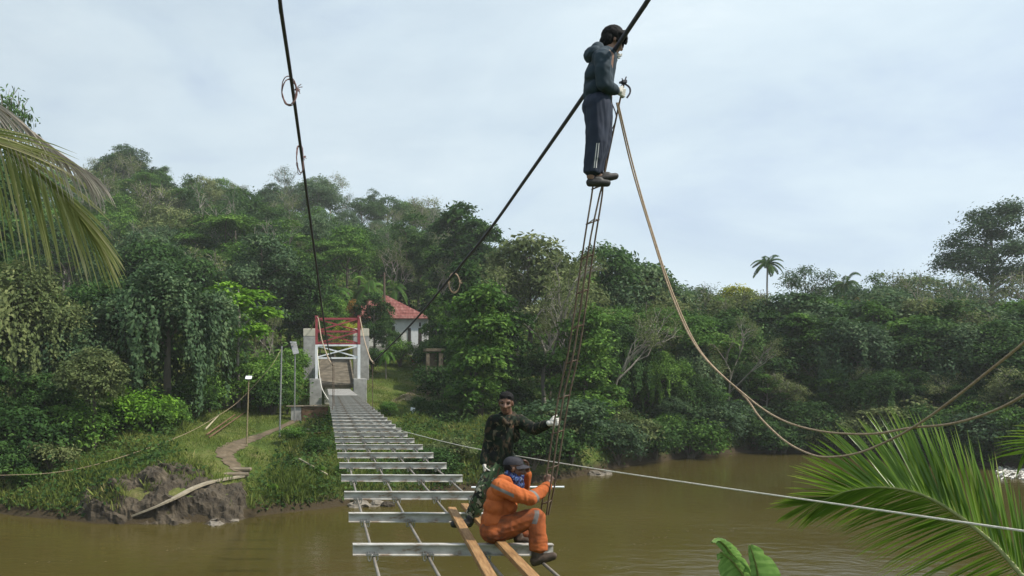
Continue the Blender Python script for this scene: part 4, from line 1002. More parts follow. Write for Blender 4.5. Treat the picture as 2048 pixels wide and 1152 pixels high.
vs_ = [(x0 - e, YH - e, ze - .1), (x1 + .1, YH - e, ze - .1), (x1 + .1, YH + 8 + e, ze - .1), (x0 - e, YH + 8 + e, ze - .1), (ra, YH + 4, zz), (rb_, YH + 4, zz)]
vs_ += [(v[0], v[1], v[2] - .14) for v in vs_[:4]]
mb.add(vs_, [(0, 1, 5, 4), (1, 2, 5), (2, 3, 4, 5), (3, 0, 4), (0, 6, 7, 1), (1, 7, 8, 2), (2, 8, 9, 3), (3, 9, 6, 0), (6, 9, 8, 7)])
for k in range(15):      # tile courses
    t = (k + .5) / 15; a = Vector(vs_[0]).lerp(Vector(vs_[4]), t); b = Vector(vs_[1]).lerp(Vector(vs_[5]), t); mb.bar(a + Vector((0, 0, .03)), b + Vector((0, 0, .03)), .12, .05)
part(mb, 'roof', ROOF, hs)
def panel(nm, a, b, c, d, mat, yo=-.03, th=.06, parent=None):
    mb = MB(); X0, X1, Z0, Z1 = PX(a, YH), PX(b, YH), PZ(d, YH), PZ(c, YH); mb.box(((X0 + X1) / 2, YH + yo, (Z0 + Z1) / 2), (X1 - X0, th, Z1 - Z0), None, 0, .01)
    o = part(mb, nm, mat, hs); return o
panel('door', 822, 836, 656, 690, WHITEP); panel('shutter', 815.5, 821.5, 656, 689, DARKW); panel('shutter', 836.5, 843.5, 656, 688, DARKW)
panel('vent_window', 838, 842, 645, 653, DARKW); panel('window', 760, 768, 650, 668, DARKW); panel('window', 776, 790, 652, 672, DARKW)
panel('plinth', 740, 856.5, 692, 716, CONC, -.05, .1)
tag(hs, 'white house with a red hipped roof among the trees above the bridge', 'house')
mb = MB(); mb.tube([(PX(769, 92), 92, PZ(640, 92)), (PX(768.5, 92), 92, PZ(545, 92))], [.16, .12], 8); mb.bar((PX(768.5, 92) - .5, 92, PZ(551, 92)), (PX(768.5, 92) + .5, 92, PZ(551, 92)), .05, .05)
tag(mb.build('mast', RUST), 'tall dark mast standing left of the red roof', 'mast')
# concrete hut at the foot of the slope
Y = 74.0; mb = MB(); zt = PZ(700, Y)
ht = empty('concrete_hut', (PX(868, Y), Y, PZ(776, Y)))
mb.box((PX(870, Y), Y + .8, zt), (PX(889, Y) - PX(851, Y), 2.0, .28), None, 0, .02); part(mb, 'roof_slab', DIRTCONC, ht)
mb = MB()
for a, b in ((852.5, 859), (878, 886)): mb.box(((PX(a, Y) + PX(b, Y)) / 2, Y + .1, (zt + PZ(790, Y)) / 2 - .14), (PX(b, Y) - PX(a, Y), .4, zt - PZ(790, Y) - .28))
mb.box((PX(868.5, Y), Y + 1.5, (zt + PZ(790, Y)) / 2 - .14), (PX(878, Y) - PX(859, Y), .2, zt - PZ(790, Y) - .28)); mb.box((PX(868.5, Y), Y + .1, PZ(748, Y)), (PX(878, Y) - PX(859, Y), .3, 1.3)); part(mb, 'wall', DIRTCONC, ht)
tag(ht, 'small weathered concrete hut at the wood edge right of the house', 'hut')
# ================================================================== things on the far bank
def seat(px, py): return hit(px, py)
def lamp(px0, py0, px1, py1, head, lb, mat, r=.05):
    b = hit(px0, py0); top = P(px1, py1, b.y); o = empty('lamp_pole', b)
    mb = MB(); mb.tube([b - Vector((0, 0, .4)), b.lerp(top, .5), top], [r * 1.15, r, r * .9], 8); part(mb, 'pole', mat, o)
    if head == 'flat':
        mb = MB(); mb.box(top + Vector((0, -.1, .06)), (.40, .55, .05), Matrix.Rotation(R(18), 3, 'X'), 0, .01); part(mb, 'solar_panel', WHITEP, o)
        mb = MB(); mb.box(top + Vector((0, -.2, -.06)), (.2, .35, .06), Matrix.Rotation(R(-6), 3, 'X'), 0, .01); part(mb, 'lamp_head', GALV, o)
    elif head == 'tilt':
        mb = MB(); mb.box(top + Vector((-.02, -.05, .42)), (.46, .06, .95), Matrix.Rotation(R(-22), 3, 'X') @ Matrix.Rotation(R(-14), 3, 'Y'), 0, .012); part(mb, 'solar_panel', GALV, o)
        mb = MB(); mb.box(top + Vector((-.14, -.22, .90)), (.5, .28, .05), None, 0, .01); part(mb, 'lamp_head', WHITEP, o)
    tag(o, lb, 'lamp pole' if head else 'pole')
    return top
YELLOWP = surf('weathered_pole', [(0.3, (0.16, 0.13, 0.07)), (0.7, (0.28, 0.23, 0.13))], scale=5, rough=.8)
lamp(493, 890, 497.5, 757, 'flat', 'short weathered lamp pole with a flat solar head beside the dirt path', YELLOWP, .045)
lamp(589, 843, 590, 708, 'tilt', 'lamp pole with a tilted grey solar panel beside the left tower footing', GALV, .055)
ctop = lamp(559, 877, 563.5, 692, '', 'tall plain grey pole left of the solar panel lamp', GALV, .06)
yc = ctop.y
mb = MB(); mb.tube(catmull(pts_px([(-80, 952, 38.2), (20, 950, 38.5), (100, 946, 38.9), (180, 932, 39.6), (270, 905, 41.5), (370, 868, 45), (430, 835, 47.5), (480, 800, 49.5), (540, 735, yc - .6), (563, 697, yc)]), 8), .014, 6)
tag(mb.build('sagging_cable', ROPE_TAN), 'pale cable sagging from the plain grey pole towards the left edge', 'cable')
mb = MB(); mb.tube(catmull(pts_px([(-80, 913, 42), (60, 914, 43), (130, 916, 44), (210, 905, 46)]), 6), .022, 5); tag(mb.build('thin_wire', ROPE_WHITE), 'thin pale wire at the far left above the bank', 'wire')

BAMBOO = surf('bamboo', [(0.3, (0.28, 0.24, 0.15)), (0.7, (0.44, 0.39, 0.27))], scale=4, rough=.7)
BROWNW = surf('brown_wood', [(0.3, (0.085, 0.045, 0.024)), (0.7, (0.20, 0.115, 0.065))], scale=4, rough=.8, stretch=(1, 1, 1))
def ground_pole(a, b, r, mat, lb, lift=.10, nm='bamboo_pole'):
    p, q = hit(*a), hit(*b); n = 7
    pp = []
    for i in range(n):
        v = p.lerp(q, i / (n - 1)); pp.append(v)
    up = max(tz(v.x, v.y) - v.z for v in pp) + lift
    mb = MB(); mb.tube([v + Vector((0, 0, up)) for v in pp], [r * (1 - .3 * i / n) for i in range(n)], 7); tag(mb.build(nm, mat), lb, 'pole')
ground_pole((411, 862), (437, 834), .07, BAMBOO, 'pale bamboo pole lying on the grass, end of the sagging cable')
ground_pole((413, 873), (470, 832), .06, BROWNW, 'brown wooden pole lying on the grass, upper of two', nm='wooden_pole')
ground_pole((418, 879), (495, 824), .05, BROWNW, 'brown wooden pole lying on the grass, lower of two', nm='wooden_pole')
ground_pole((562, 868), (652, 866), .05, BAMBOO, 'long pale pole on the grass below the stacked planks, upper one', .25)
ground_pole((564, 876), (664, 874), .05, BROWNW, 'long brown pole on the grass below the stacked planks, lower one', .25, nm='wooden_pole')
ground_pole((598, 932), (655, 964), .06, BAMBOO, 'pale pole lying down the bank left of the deck', .3)
ground_pole((825, 733), (852, 716), .12, BAMBOO, 'pale log leaning on the slope below the house', .15, nm='log')

# stack of planks
b = hit(630, 843); Y = b.y; s0 = PX(604, Y); s1 = PX(655, Y); st_ = empty('plank_stack', ((s0 + s1) / 2, Y, b.z))
for i in range(9):
    mb = MB(); hgt = (PZ(814, Y) - PZ(843, Y)) / 9
    for j in range(4): mb.box(((s0 + s1) / 2 + random.uniform(-.07, .07), Y + .1 + j * .23, PZ(843, Y) + hgt * (i + .5)), (s1 - s0, .21, hgt * .86))
    part(mb, 'plank_layer', BROWNW, st_)
tag(st_, 'stack of reddish brown planks beside the left end of the deck', 'plank stack')
mb = MB(); mb.box(((PX(572, Y) + PX(658, Y)) / 2, Y + .45, PZ(812.2, Y)), (PX(658, Y) - PX(572, Y), 1.1, .05), Matrix.Rotation(R(-1), 3, 'Y'))
tag(mb.build('cover_sheet', DIRTCONC), 'thin pale sheet laid on top of the plank stack', 'sheet')
mb = MB(); mb.box((PX(592, Y), Y + .45, (PZ(814, Y) + PZ(846, Y)) / 2 - .2), (PX(603, Y) - PX(582, Y), .9, PZ(814, Y) - PZ(846, Y) + .4), None, 0, .03)
tag(mb.build('concrete_block', CONC), 'grey concrete block left of the plank stack', 'concrete block')

# path of bare soil, one sheet a little above the ground
SOIL = surf('bare_soil', [(0.3, (0.07, 0.052, 0.03)), (0.55, (0.12, 0.09, 0.055)), (0.75, (0.20, 0.16, 0.11))], scale=2.2, rough=.95, bump=.5, bscale=12)
def path(nm, lst):
    mb = MB(); vs, fs = [], []
    c = catmull([Vector(tuple(hit(a, b)) ) for a, b, w in lst], 8); ws = np.interp(np.linspace(0, len(lst) - 1, len(c)), range(len(lst)), [w for _, _, w in lst])
    for i, p in enumerate(c):
        d = (c[min(i + 1, len(c) - 1)] - c[max(i - 1, 0)]); n = Vector((-d.y, d.x, 0)).normalized()
        for k in range(7):
            q = p + n * (k / 6 - .5) * ws[i] * .58 * random.uniform(.7, 1.25); vs.append((q.x, q.y, tz(q.x, q.y) + .035))
    for i in range(len(c) - 1):
        for k in range(6): fs.append((i * 7 + k, i * 7 + k + 1, (i + 1) * 7 + k + 1, (i + 1) * 7 + k))
    mb.add(vs, fs, 0, True); tag(mb.build(nm, SOIL), kind='structure')
path('path', [(482, 946, 1.8), (462, 925, 1.5), (450, 906, 2.0), (470, 892, 2.2), (500, 880, 1.5), (530, 868, 1.2), (560, 856, 1.0), (600, 838, .9), (625, 826, .8)])
path('path', [(780, 806, 1.2), (810, 795, 1.4), (840, 778, 1.4), (862, 764, 1.2)])
# board and steps on the rock
bp_ = [P(239, 1041, 36.2)]
for a_, b_ in ((300, 1018), (345, 998), (390, 975), (430, 962), (492, 951)):
    v = hit(a_, b_); bp_.append(P(a_, b_, v.y - .35))
mb = MB(); c = catmull(bp_, 6)
for p, q in zip(c[:-1], c[1:]): mb.bar(p, q + (q - p) * .04, .34, .09)
tag(mb.build('long_board', surf('grey_board', [(0.3, (0.20, 0.17, 0.12)), (0.7, (0.36, 0.31, 0.23))], scale=3, rough=.85)), 'long bent pale board laid down the rock shelf to the water', 'board')
for a, lb in (((470, 950), 'lower flat stone step at the top of the long board'), ((476, 940), 'upper flat stone step on the path above the board')):
    q = hit(*a); mb = MB(); mb.box(q + Vector((0, 0, .05)), (1.5, .5, .16), Matrix.Rotation(R(random.uniform(-8, 8)), 3, 'Z'), 0, .04); tag(mb.build('stone_step', DIRTCONC), lb, 'step')

# ---- rocks
ROCK = surf('river_rock', [(0.28, (0.020, 0.015, 0.010)), (0.46, (0.046, 0.036, 0.024)), (0.62, (0.080, 0.063, 0.042)), (0.78, (0.17, 0.135, 0.092))], scale=1.6, rough=.9, bump=.9, bscale=5, dist=.12, detail=10)
PALEROCK = surf('pale_rock', [(0.3, (0.11, 0.095, 0.075)), (0.7, (0.24, 0.21, 0.17))], scale=2, rough=.9, bump=.6, dist=.06)
def remesh(mb, name, mats, voxel, smooth=2, fac=.5):
    me = mb.mesh(name, mats); o = bpy.data.objects.new(name, me); tmp = bpy.data.scenes.new('tmp'); tmp.collection.objects.link(o)
    r = o.modifiers.new('r', 'REMESH'); r.mode = 'VOXEL'; r.voxel_size = voxel; r.use_smooth_shade = True
    if smooth: s = o.modifiers.new('s', 'SMOOTH'); s.factor = fac; s.iterations = smooth
    with bpy.context.temp_override(scene=tmp, view_layer=tmp.view_layers[0]):
        dg = bpy.context.evaluated_depsgraph_get(); me2 = bpy.data.meshes.new_from_object(o.evaluated_get(dg))
    bpy.data.objects.remove(o); bpy.data.scenes.remove(tmp); bpy.data.meshes.remove(me); me2.name = name
    me2.materials.clear()
    for m in (mats if isinstance(mats, (list, tuple)) else [mats]): me2.materials.append(m)
    return me2
from mathutils import noise as mnoise
def rock_verts(c, r, seed, sub=3, rough=.35):
    bm = bmesh.new(); bmesh.ops.create_icosphere(bm, subdivisions=sub, radius=1.0); off = Vector((seed * 3.1, seed * 1.7, seed * .9))
    for v in bm.verts:
        d = v.co.normalized(); h = mnoise.noise(d * 1.3 + off) * .5 + mnoise.noise(d * 3.1 + off) * .25 + mnoise.noise(d * 7 + off) * .12
        cell = mnoise.cell(d * 2.2 + off) * .18
        v.co = d * (1 + rough * 1.6 * h + cell * rough)
    bm.verts.index_update(); vs = [Vector((v.co.x * r[0], v.co.y * r[1], v.co.z * r[2])) + Vector(c) for v in bm.verts]; fs = [tuple(v.index for v in f.verts) for f in bm.faces]; bm.free()
    return vs, fs
# rock shelf: a broken sheet of rock standing out of the bank, sinking under the grass at its edges
def shelf():
    nu, nv_ = 200, 84; px = np.linspace(125, 512, nu)[None, :] * np.ones((nv_, 1)); d = np.linspace(-1.8, 7.2, nv_)[:, None] * np.ones((1, nu))
    Y = np.interp(px, _px, _shore) + d; X = (px - 647) / F * Y; Z = terrain(X, Y)
    wgt = np.clip((px - 125) / 50, 0, 1) * np.clip((512 - px) / 30, 0, 1) * np.clip((7.2 - d) / 2.2, 0, 1)
    vs = []
    for j in range(nv_):
        for i in range(nu):
            p = Vector((X[j, i], Y[j, i] * 1.0, Z[j, i] * 1.6)); w_ = float(wgt[j, i])
            q = Vector((p.x * .55 + .5 * mnoise.noise(p * .8), p.y * .7, p.z * .8)); dist, pts_ = mnoise.voronoi(q); edge = min(1.0, (dist[1] - dist[0]) * 3.2)
            blk = mnoise.cell(pts_[0] * 3.7)
            h = .06 + .34 * blk * edge + .20 * mnoise.noise(p * .9) + .13 * (1 - abs(mnoise.noise(p * 2.6)) * 2) + .05 * mnoise.noise(p * 7)
            patch = mnoise.noise(Vector((p.x * .5 + 9, p.y * .6, 0)))             # grass runs over the back of the shelf in tongues
            h = h * w_ * min(1.0, max(0.0, float(d[j, i]) + 1.5)) - (1 - w_) * .55 - max(0, -.6 - float(d[j, i])) * .9 - (max(0, patch + .05 + (float(d[j, i]) - 2.2) * .42 + max(0, 235 - float(px[j, i])) * .004) * .9 if d[j, i] > 1.6 else 0)
            vs.append((p.x - .12 * w_ * mnoise.noise(p * 1.9), p.y - .55 * w_ * max(0, h) - .12 * mnoise.noise(p * 2.3), float(Z[j, i]) + h))
    fs = [(j * nu + i, j * nu + i + 1, (j + 1) * nu + i + 1, (j + 1) * nu + i) for j in range(nv_ - 1) for i in range(nu - 1)]
    return vs, fs
mb = MB(); vs, fs = shelf(); mb.add(vs, fs, 0, False)
tag(mb.build('rock_shelf', ROCK), 'dark craggy rock shelf at the left bank, under the long board', 'rock')
def stone(px, py, r, lb, mat, dz=0.0):
    Y = 7.5 * F / (py - 738); v, f = rock_verts((0, 0, 0), r, px * .37, 3, .45); m_ = MB(); m_.add(v, f); o = m_.build('river_stone', mat); o.location = (PX(px, Y), Y, dz); o.rotation_euler = (0, 0, px)
    tag(o, lb, 'stone')
for a in [(432, 1046, (.75, .4, .16), 'flat pale stone in the water before the rock shelf', PALEROCK), (462, 1042, (.4, .3, .12), 'small flat stone at the right end of the shelf', PALEROCK), (342, 1045, (.3, .2, .1), 'small dark stone in the water below the board', ROCK),
          (720, 1012, (.7, .5, .3), 'grey rock at the water under the deck, leftmost', PALEROCK), (755, 1010, (.55, .4, .25), 'grey rock at the water under the deck, middle', PALEROCK), (776, 1012, (.35, .3, .3), 'small dark rock under the deck, rightmost', ROCK),
          (1190, 950, (.6, .4, .3), 'pale stone on the right bank below the white rope', PALEROCK), (1212, 948, (.4, .3, .22), 'smaller pale stone right of the largest bank stone', PALEROCK), (118, 1024, (.4, .3, .25), 'pale stone at the far left waterline', PALEROCK)]: stone(*a)
# foam of the rapid at the right edge
FOAM = surf('foam', [(0.3, (0.5, 0.47, 0.4)), (0.7, (0.78, 0.77, 0.74))], scale=3, rough=.6)
rng = np.random.default_rng(9); n = 900; px_ = rng.uniform(1995, 2150, n); py_ = 945 + (px_ - 2010) * .05 + rng.normal(0, 6, n); py_ = np.clip(py_, 932, 975); Y_ = 7.5 * F / (py_ - 738)
cen = np.stack([(px_ - 647) / F * Y_, Y_, np.abs(rng.normal(.04, .05, n)) + .02], 1)
V = leaf_arrays(cen, rng.normal(size=(n, 3)) * .35 + np.array([0, 0, 1.0]), rng.uniform(.2, .7, n), rng.uniform(.08, .2, n), rng, np.tile([1, .2, 0], (n, 1)) + rng.normal(size=(n, 3)) * .3)
tag(link_mesh('foam', quads_mesh('foam', V, np.full(n, .5), FOAM)), kind='stuff')
rng = np.random.default_rng(19); vs_l, n_ = [], 0  # pale flat flecks stand in for sparkles of light on the water
cl = [(rng.uniform(700, 1500), rng.uniform(990, 1150)) for _ in range(20)] + [(rng.uniform(60, 640), rng.uniform(1050, 1140)) for _ in range(5)]
cen = []
for a_, b_ in cl:
    Y0 = 7.5 * F / (b_ - 738)
    for _ in range(int(rng.integers(3, 12))): cen.append(((a_ - 647) / F * Y0 + rng.normal() * .5, Y0 + rng.normal() * .16, .012))
cen = np.array(cen); n_ = len(cen)
V = leaf_arrays(cen, np.tile([0, 0, 1.0], (n_, 1)) + rng.normal(size=(n_, 3)) * .02, rng.uniform(.03, .18, n_), rng.uniform(.01, .03, n_), rng, np.tile([1, .25, 0], (n_, 1)) + rng.normal(size=(n_, 3)) * .2)
tag(link_mesh('painted_sparkle', quads_mesh('painted_sparkle', V, np.full(n_, .5), PALEROCK)), kind='stuff')
# twig pile, small sign, red tub
q = hit(838, 806); rng = np.random.default_rng(4); mb = MB()
for i in range(46):
    a = q + Vector((rng.normal() * .9, rng.normal() * .5, .1 + abs(rng.normal()) * .3)); d = Vector((rng.normal() + .5, rng.normal() * .6, rng.uniform(-.1, .55))).normalized() * rng.uniform(.8, 2.0); mb.tube([a - d * .5, a + Vector((0, 0, .06)), a + d * .5], [.035, .028, .012], 5)
tag(mb.build('branch_pile', BAMBOO), 'heap of dry pale branches on the path right of the deck', 'branch pile')
q = hit(827, 835); o = empty('small_sign', q); mb = MB(); mb.tube([q - Vector((0, 0, .2)), q + Vector((-.05, 0, .55))], .03, 6); part(mb, 'post', WHITEP, o)
mb = MB(); mb.box(q + Vector((-.06, 0, .68)), (.36, .04, .28), Matrix.Rotation(R(6), 3, 'Y'), 0, .01); part(mb, 'board', WHITEP, o); tag(o, 'small blank white sign on a short post by the branch pile', 'sign')
Y = 88.0; X0 = PX(827, Y); z0 = tz(X0, Y); mb = MB(); ring = [(.22, 0), (.34, .05), (.40, .5), (.43, .52), (.38, .5), (.30, .08)]
vs, fs = [], []
for r, z in ring: vs += [(X0 + math.cos(a) * r, Y + math.sin(a) * r, z0 + .35 + z) for a in np.linspace(0, 2 * math.pi, 20, endpoint=False)]
for i in range(5): fs += [(i * 20 + k, i * 20 + (k + 1) % 20, (i + 1) * 20 + (k + 1) % 20, (i + 1) * 20 + k) for k in range(20)]
fs.append(tuple(range(20))[::-1]); fs.append(tuple(range(100, 120))); mb.add(vs, fs, 0, True)
tag(mb.build('red_tub', surf('red_plastic', [(0.3, (0.4, .03, .03)), (.7, (.55, .05, .045))], scale=3, rough=.4)), 'red plastic tub on the grass in front of the house door', 'tub')

# ================================================================== near plants
def ribbon(vs, fs, pts, wid, up, fold=.25):
    """long leaflet: tapered strip with a fold along the middle"""
    n = len(pts); o = len(vs)
    for i, p in enumerate(pts):
        d = (pts[min(i + 1, n - 1)] - pts[max(i - 1, 0)]).normalized(); s = d.cross(up)
        s = s.normalized() if s.length > 1e-4 else d.orthogonal().normalized()
        nn = s.cross(d); t = i / (n - 1); w_ = wid * min(1, .35 + t * 4) * (1 - t ** 2.2) + .0008
        vs += [p - s * w_ * .5 + nn * w_ * fold, p, p + s * w_ * .5 + nn * w_ * fold]
    for i in range(n - 1):
        for k in (0, 1): fs.append((o + i * 3 + k, o + i * 3 + k + 1, o + (i + 1) * 3 + k + 1, o + (i + 1) * 3 + k))
def leaf_mesh(vs, fs, tint, name, mat):
    me = bpy.data.meshes.new(name); me.from_pydata([tuple(v) for v in vs], [], fs); me.materials.append(mat); me.polygons.foreach_set('use_smooth', [True] * len(fs)); me.update()
    at = me.attributes.new('tint', 'FLOAT', 'FACE'); at.data.foreach_set('value', np.array(tint, np.float32)); return me
def frond(mid, lenf, wid, dirs, lb, mat, ribmat, n=60, seed=1, droop=.35, r0=.022, nm='palm_frond', t0=0.06):
    """dirs(t, side) -> leaflet direction in world space"""
    rng = np.random.default_rng(seed); c = catmull(mid, 14); N_ = len(c)
    root = empty(nm, c[0]); mb = MB(); mb.tube(c, list(np.linspace(r0, .004, N_)), 6); part(mb, 'midrib', ribmat, root)
    vs, fs, tint = [], [], []
    for i in range(n):
        t = t0 + (1 - t0) * i / (n - 1); f = t * (N_ - 1); k = min(int(f), N_ - 2); p = c[k].lerp(c[k + 1], f - k); tang = (c[k + 1] - c[k]).normalized()
        for s in (-1, 1):
            d = dirs(t, s, tang).normalized(); d = (d + Vector(rng.normal(size=3)) * .045).normalized(); L = lenf(t) * rng.uniform(.88, 1.08); pp = [p.copy()]; q = p.copy(); dd = d.copy()
            for j in range(6):
                q = q + dd * L / 6; pp.append(q.copy()); dd = (dd + Vector((0, 0, -1)) * droop / 6 * (1 + j * .3)).normalized()
            n0 = len(fs); ribbon(vs, fs, pp, wid * rng.uniform(.8, 1.15), (tang * rng.uniform(.0, .7) + Vector((0, 1, .25)) * rng.uniform(.5, 1.0) * s).normalized()); tb_ = float(np.clip(rng.normal(.45, .2), 0, 1)); tint += [min(1.0, tb_ + .35 * max(0, (k_ // 2) / 5 - .55)) for k_ in range(len(fs) - n0)]
    o = link_mesh('leaflets', leaf_mesh(vs, fs, tint, 'leaflets', mat)); o.parent = root; o.matrix_parent_inverse = Matrix.Translation(-root.location); own(root, o)
    tag(root, lb, 'palm frond'); return root
FRESH = leafmat('frond_fresh', [(0, (0.07, 0.14, 0.015)), (.5, (0.145, 0.26, 0.026)), (.85, (0.24, 0.35, 0.05)), (1, (0.38, 0.42, 0.11))], trans=.45, rough=.32, spec=.55, rnd=0)
AGED = leafmat('frond_aged', [(0, (0.17, 0.21, 0.075)), (.45, (0.34, 0.36, 0.14)), (.75, (0.46, 0.45, 0.22)), (1, (0.56, 0.50, 0.33))], trans=.5, rough=.5, rnd=0)
DRYF = leafmat('frond_dry', [(0, (0.27, 0.24, 0.21)), (.5, (0.43, 0.385, 0.34)), (1, (0.58, 0.53, 0.46))], trans=.4, rough=.7, rnd=0)
RIBG = surf('green_midrib', [(0.3, (0.14, 0.17, 0.05)), (0.7, (0.28, 0.29, 0.11))], scale=20, rough=.5)
RIBD = surf('dry_midrib', [(0.3, (0.16, 0.13, 0.10)), (0.7, (0.30, 0.25, 0.20))], scale=20, rough=.7)
mid = pts_px([(2480, 1700, 3.4), (2250, 1390, 3.9), (2120, 1235, 4.3), (2045, 1152, 4.5), (1993, 1093, 4.65), (1938, 1047, 4.8), (1902, 1021, 4.9), (1863, 998, 5.0), (1820, 982, 5.12), (1771, 975, 5.25), (1732, 976, 5.35), (1690, 984, 5.47), (1657, 997, 5.57), (1625, 1006, 5.65)])
def dr(t, s, tg):
    if s < 0: return tg * (.10 + .45 * t + 1.3 * t ** 4) + Vector((.05, .1, 1.0)) * (1.0 - .65 * t ** 4)      # upper row stands up
    return tg * (.55 + 1.2 * t ** 2) + Vector((-.25, -.1, -.85)) * (1.0 - .6 * t ** 3)
frond(mid, lambda t: .66 * (1 - .38 * t ** 3) * (.8 + .25 * math.sin(math.pi * min(t * 1.1, 1))), .0185, dr, 'large fresh green palm frond reaching in at the lower right corner', FRESH, RIBG, n=132, seed=3, droop=.16, r0=.018, t0=.2)
mid = pts_px([(2700, 1250, 5.3), (2480, 1020, 5.7), (2290, 905, 6.0), (2180, 868, 6.1), (2120, 865, 6.15), (2075, 880, 6.2), (2050, 905, 6.25)])
frond(mid, lambda t: .42 * (1 - .4 * t), .016, lambda t, s, tg: tg * .7 + Vector((-.15, 0, -.7 if s > 0 else .5)), 'tip of another palm frond at the right edge above the foam', FRESH, RIBG, n=36, seed=5, droop=.3, r0=.014)
mid = pts_px([(-260, 240, 4.3), (-120, 255, 4.5), (0, 292, 4.8), (55, 330, 4.95), (110, 374, 5.05), (150, 412, 5.12), (176, 445, 5.18)])
frond(mid, lambda t: .84 * (1 - .42 * t ** 2), .0185, lambda t, s, tg: (Vector((.16 + .55 * t ** 4, .25, -1.0)) if s > 0 else tg * 1.0 + Vector((.2, -.3, -.05 - .5 * t ** 3))), 'drooping yellow-green palm frond hanging in at the left edge', AGED, RIBG, n=60, seed=7, droop=.28, r0=.014)
mid = pts_px([(-150, 140, 4.5), (-60, 180, 4.6), (0, 215, 4.7), (60, 262, 4.8), (110, 300, 4.87), (150, 328, 4.92), (176, 345, 4.95)])
frond(mid, lambda t: .56 * (1 - .5 * t), .0125, lambda t, s, tg: tg * (1.7 if s < 0 else .8) + Vector((.05, .2 * s, -.12 if s < 0 else -.8)), 'dry greyish palm frond above the drooping one at the left edge', DRYF, RIBD, n=38, seed=9, droop=.75, r0=.018)
# banana plant
BAN = leafmat('banana_leaf', [(0, (0.11, 0.22, 0.05)), (.5, (0.19, 0.34, 0.085)), (1, (0.32, 0.47, 0.15))], trans=.5, rough=.5, spec=.3, rnd=0)
bn = empty('banana_plant', Vector((PX(1510, 6.2), 6.2, tz(PX(1510, 6.2), 6.2))))
mb = MB(); s0 = P(1520, 1230, 6.2); mb.tube(catmull([bn.location - Vector((0, 0, .2)), bn.location.lerp(s0, .5) + Vector((.03, 0, 0)), s0], 5), list(np.linspace(.10, .055, 11)), 10); part(mb, 'stem', RIBG, bn)
def banana_leaf(mid, wl, wr, side, curl, seed):
    rng = np.random.default_rng(seed); c = catmull(mid, 7); n = len(c); vs, fs = [], []
    jag = {s_: [(rng.uniform(.45, .85) if rng.random() < .16 else 1.0) for _ in range(n)] for s_ in (-1, 1)}
    M_ = 6
    for i, p in enumerate(c):
        t = i / (n - 1); d = (c[min(i + 1, n - 1)] - c[max(i - 1, 0)]).normalized(); s = Vector(side); s = (s - d * s.dot(d)).normalized(); nn = s.cross(d)
        prof_ = math.sin(math.pi * min(.10 + t * .86, 1)) ** .7
        for k in range(-M_, M_ + 1):
            u = k / M_; w_ = (wr if u > 0 else wl) * prof_ * (1 if abs(u) < .4 else jag[1 if u > 0 else -1][i]); a = curl * abs(u)
            vs.append(p + s * (math.sin(a) / max(curl, .01) * w_ * (1 if u > 0 else -1)) + nn * ((1 - math.cos(a)) / max(curl, .01) * w_) + nn * .006 * math.sin(i * 1.9 + k))
    q = 2 * M_ + 1
    for i in range(n - 1):
        for k in range(q - 1): fs.append((i * q + k, i * q + k + 1, (i + 1) * q + k + 1, (i + 1) * q + k))
    o = link_mesh('leaf', leaf_mesh(vs, fs, [float(np.clip(.45 + .22 * math.sin(k_ // (2 * M_) * 2.4 + seed) + rng.normal(0, .06), 0, 1)) for k_ in range(len(fs))], 'leaf', BAN)); o.parent = bn; o.matrix_parent_inverse = Matrix.Translation(-bn.location); own(bn, o)
    mb = MB(); mb.tube(c, list(np.linspace(.016, .004, n)), 6); r_ = mb.build('rib', RIBG); r_.parent = o; own(o, r_); r_.matrix_parent_inverse = o.matrix_parent_inverse.copy(); r_.matrix_parent_inverse = Matrix.Translation(-bn.location).inverted() @ Matrix.Translation(-bn.location)
banana_leaf(pts_px([(1520, 1230, 6.2), (1485, 1140, 6.15), (1462, 1108, 6.1), (1448, 1090, 6.02), (1432, 1078, 5.9), (1423, 1084, 5.82)]), .055, .085, (.75, -.3, .6), 1.3, 1)
banana_leaf(pts_px([(1520, 1230, 6.2), (1502, 1180, 6.1), (1484, 1148, 6.0), (1462, 1120, 5.92), (1440, 1104, 5.85)]), .165, .05, (.75, -.3, .55), .5, 2)
banana_leaf(pts_px([(1524, 1230, 6.25), (1520, 1180, 6.2), (1513, 1135, 6.15), (1500, 1090, 6.1)]), .06, .17, (1, -.3, .05), .5, 3)
tag(bn, 'young banana plant with bright leaves at the bottom edge left of the frond', 'banana plant')
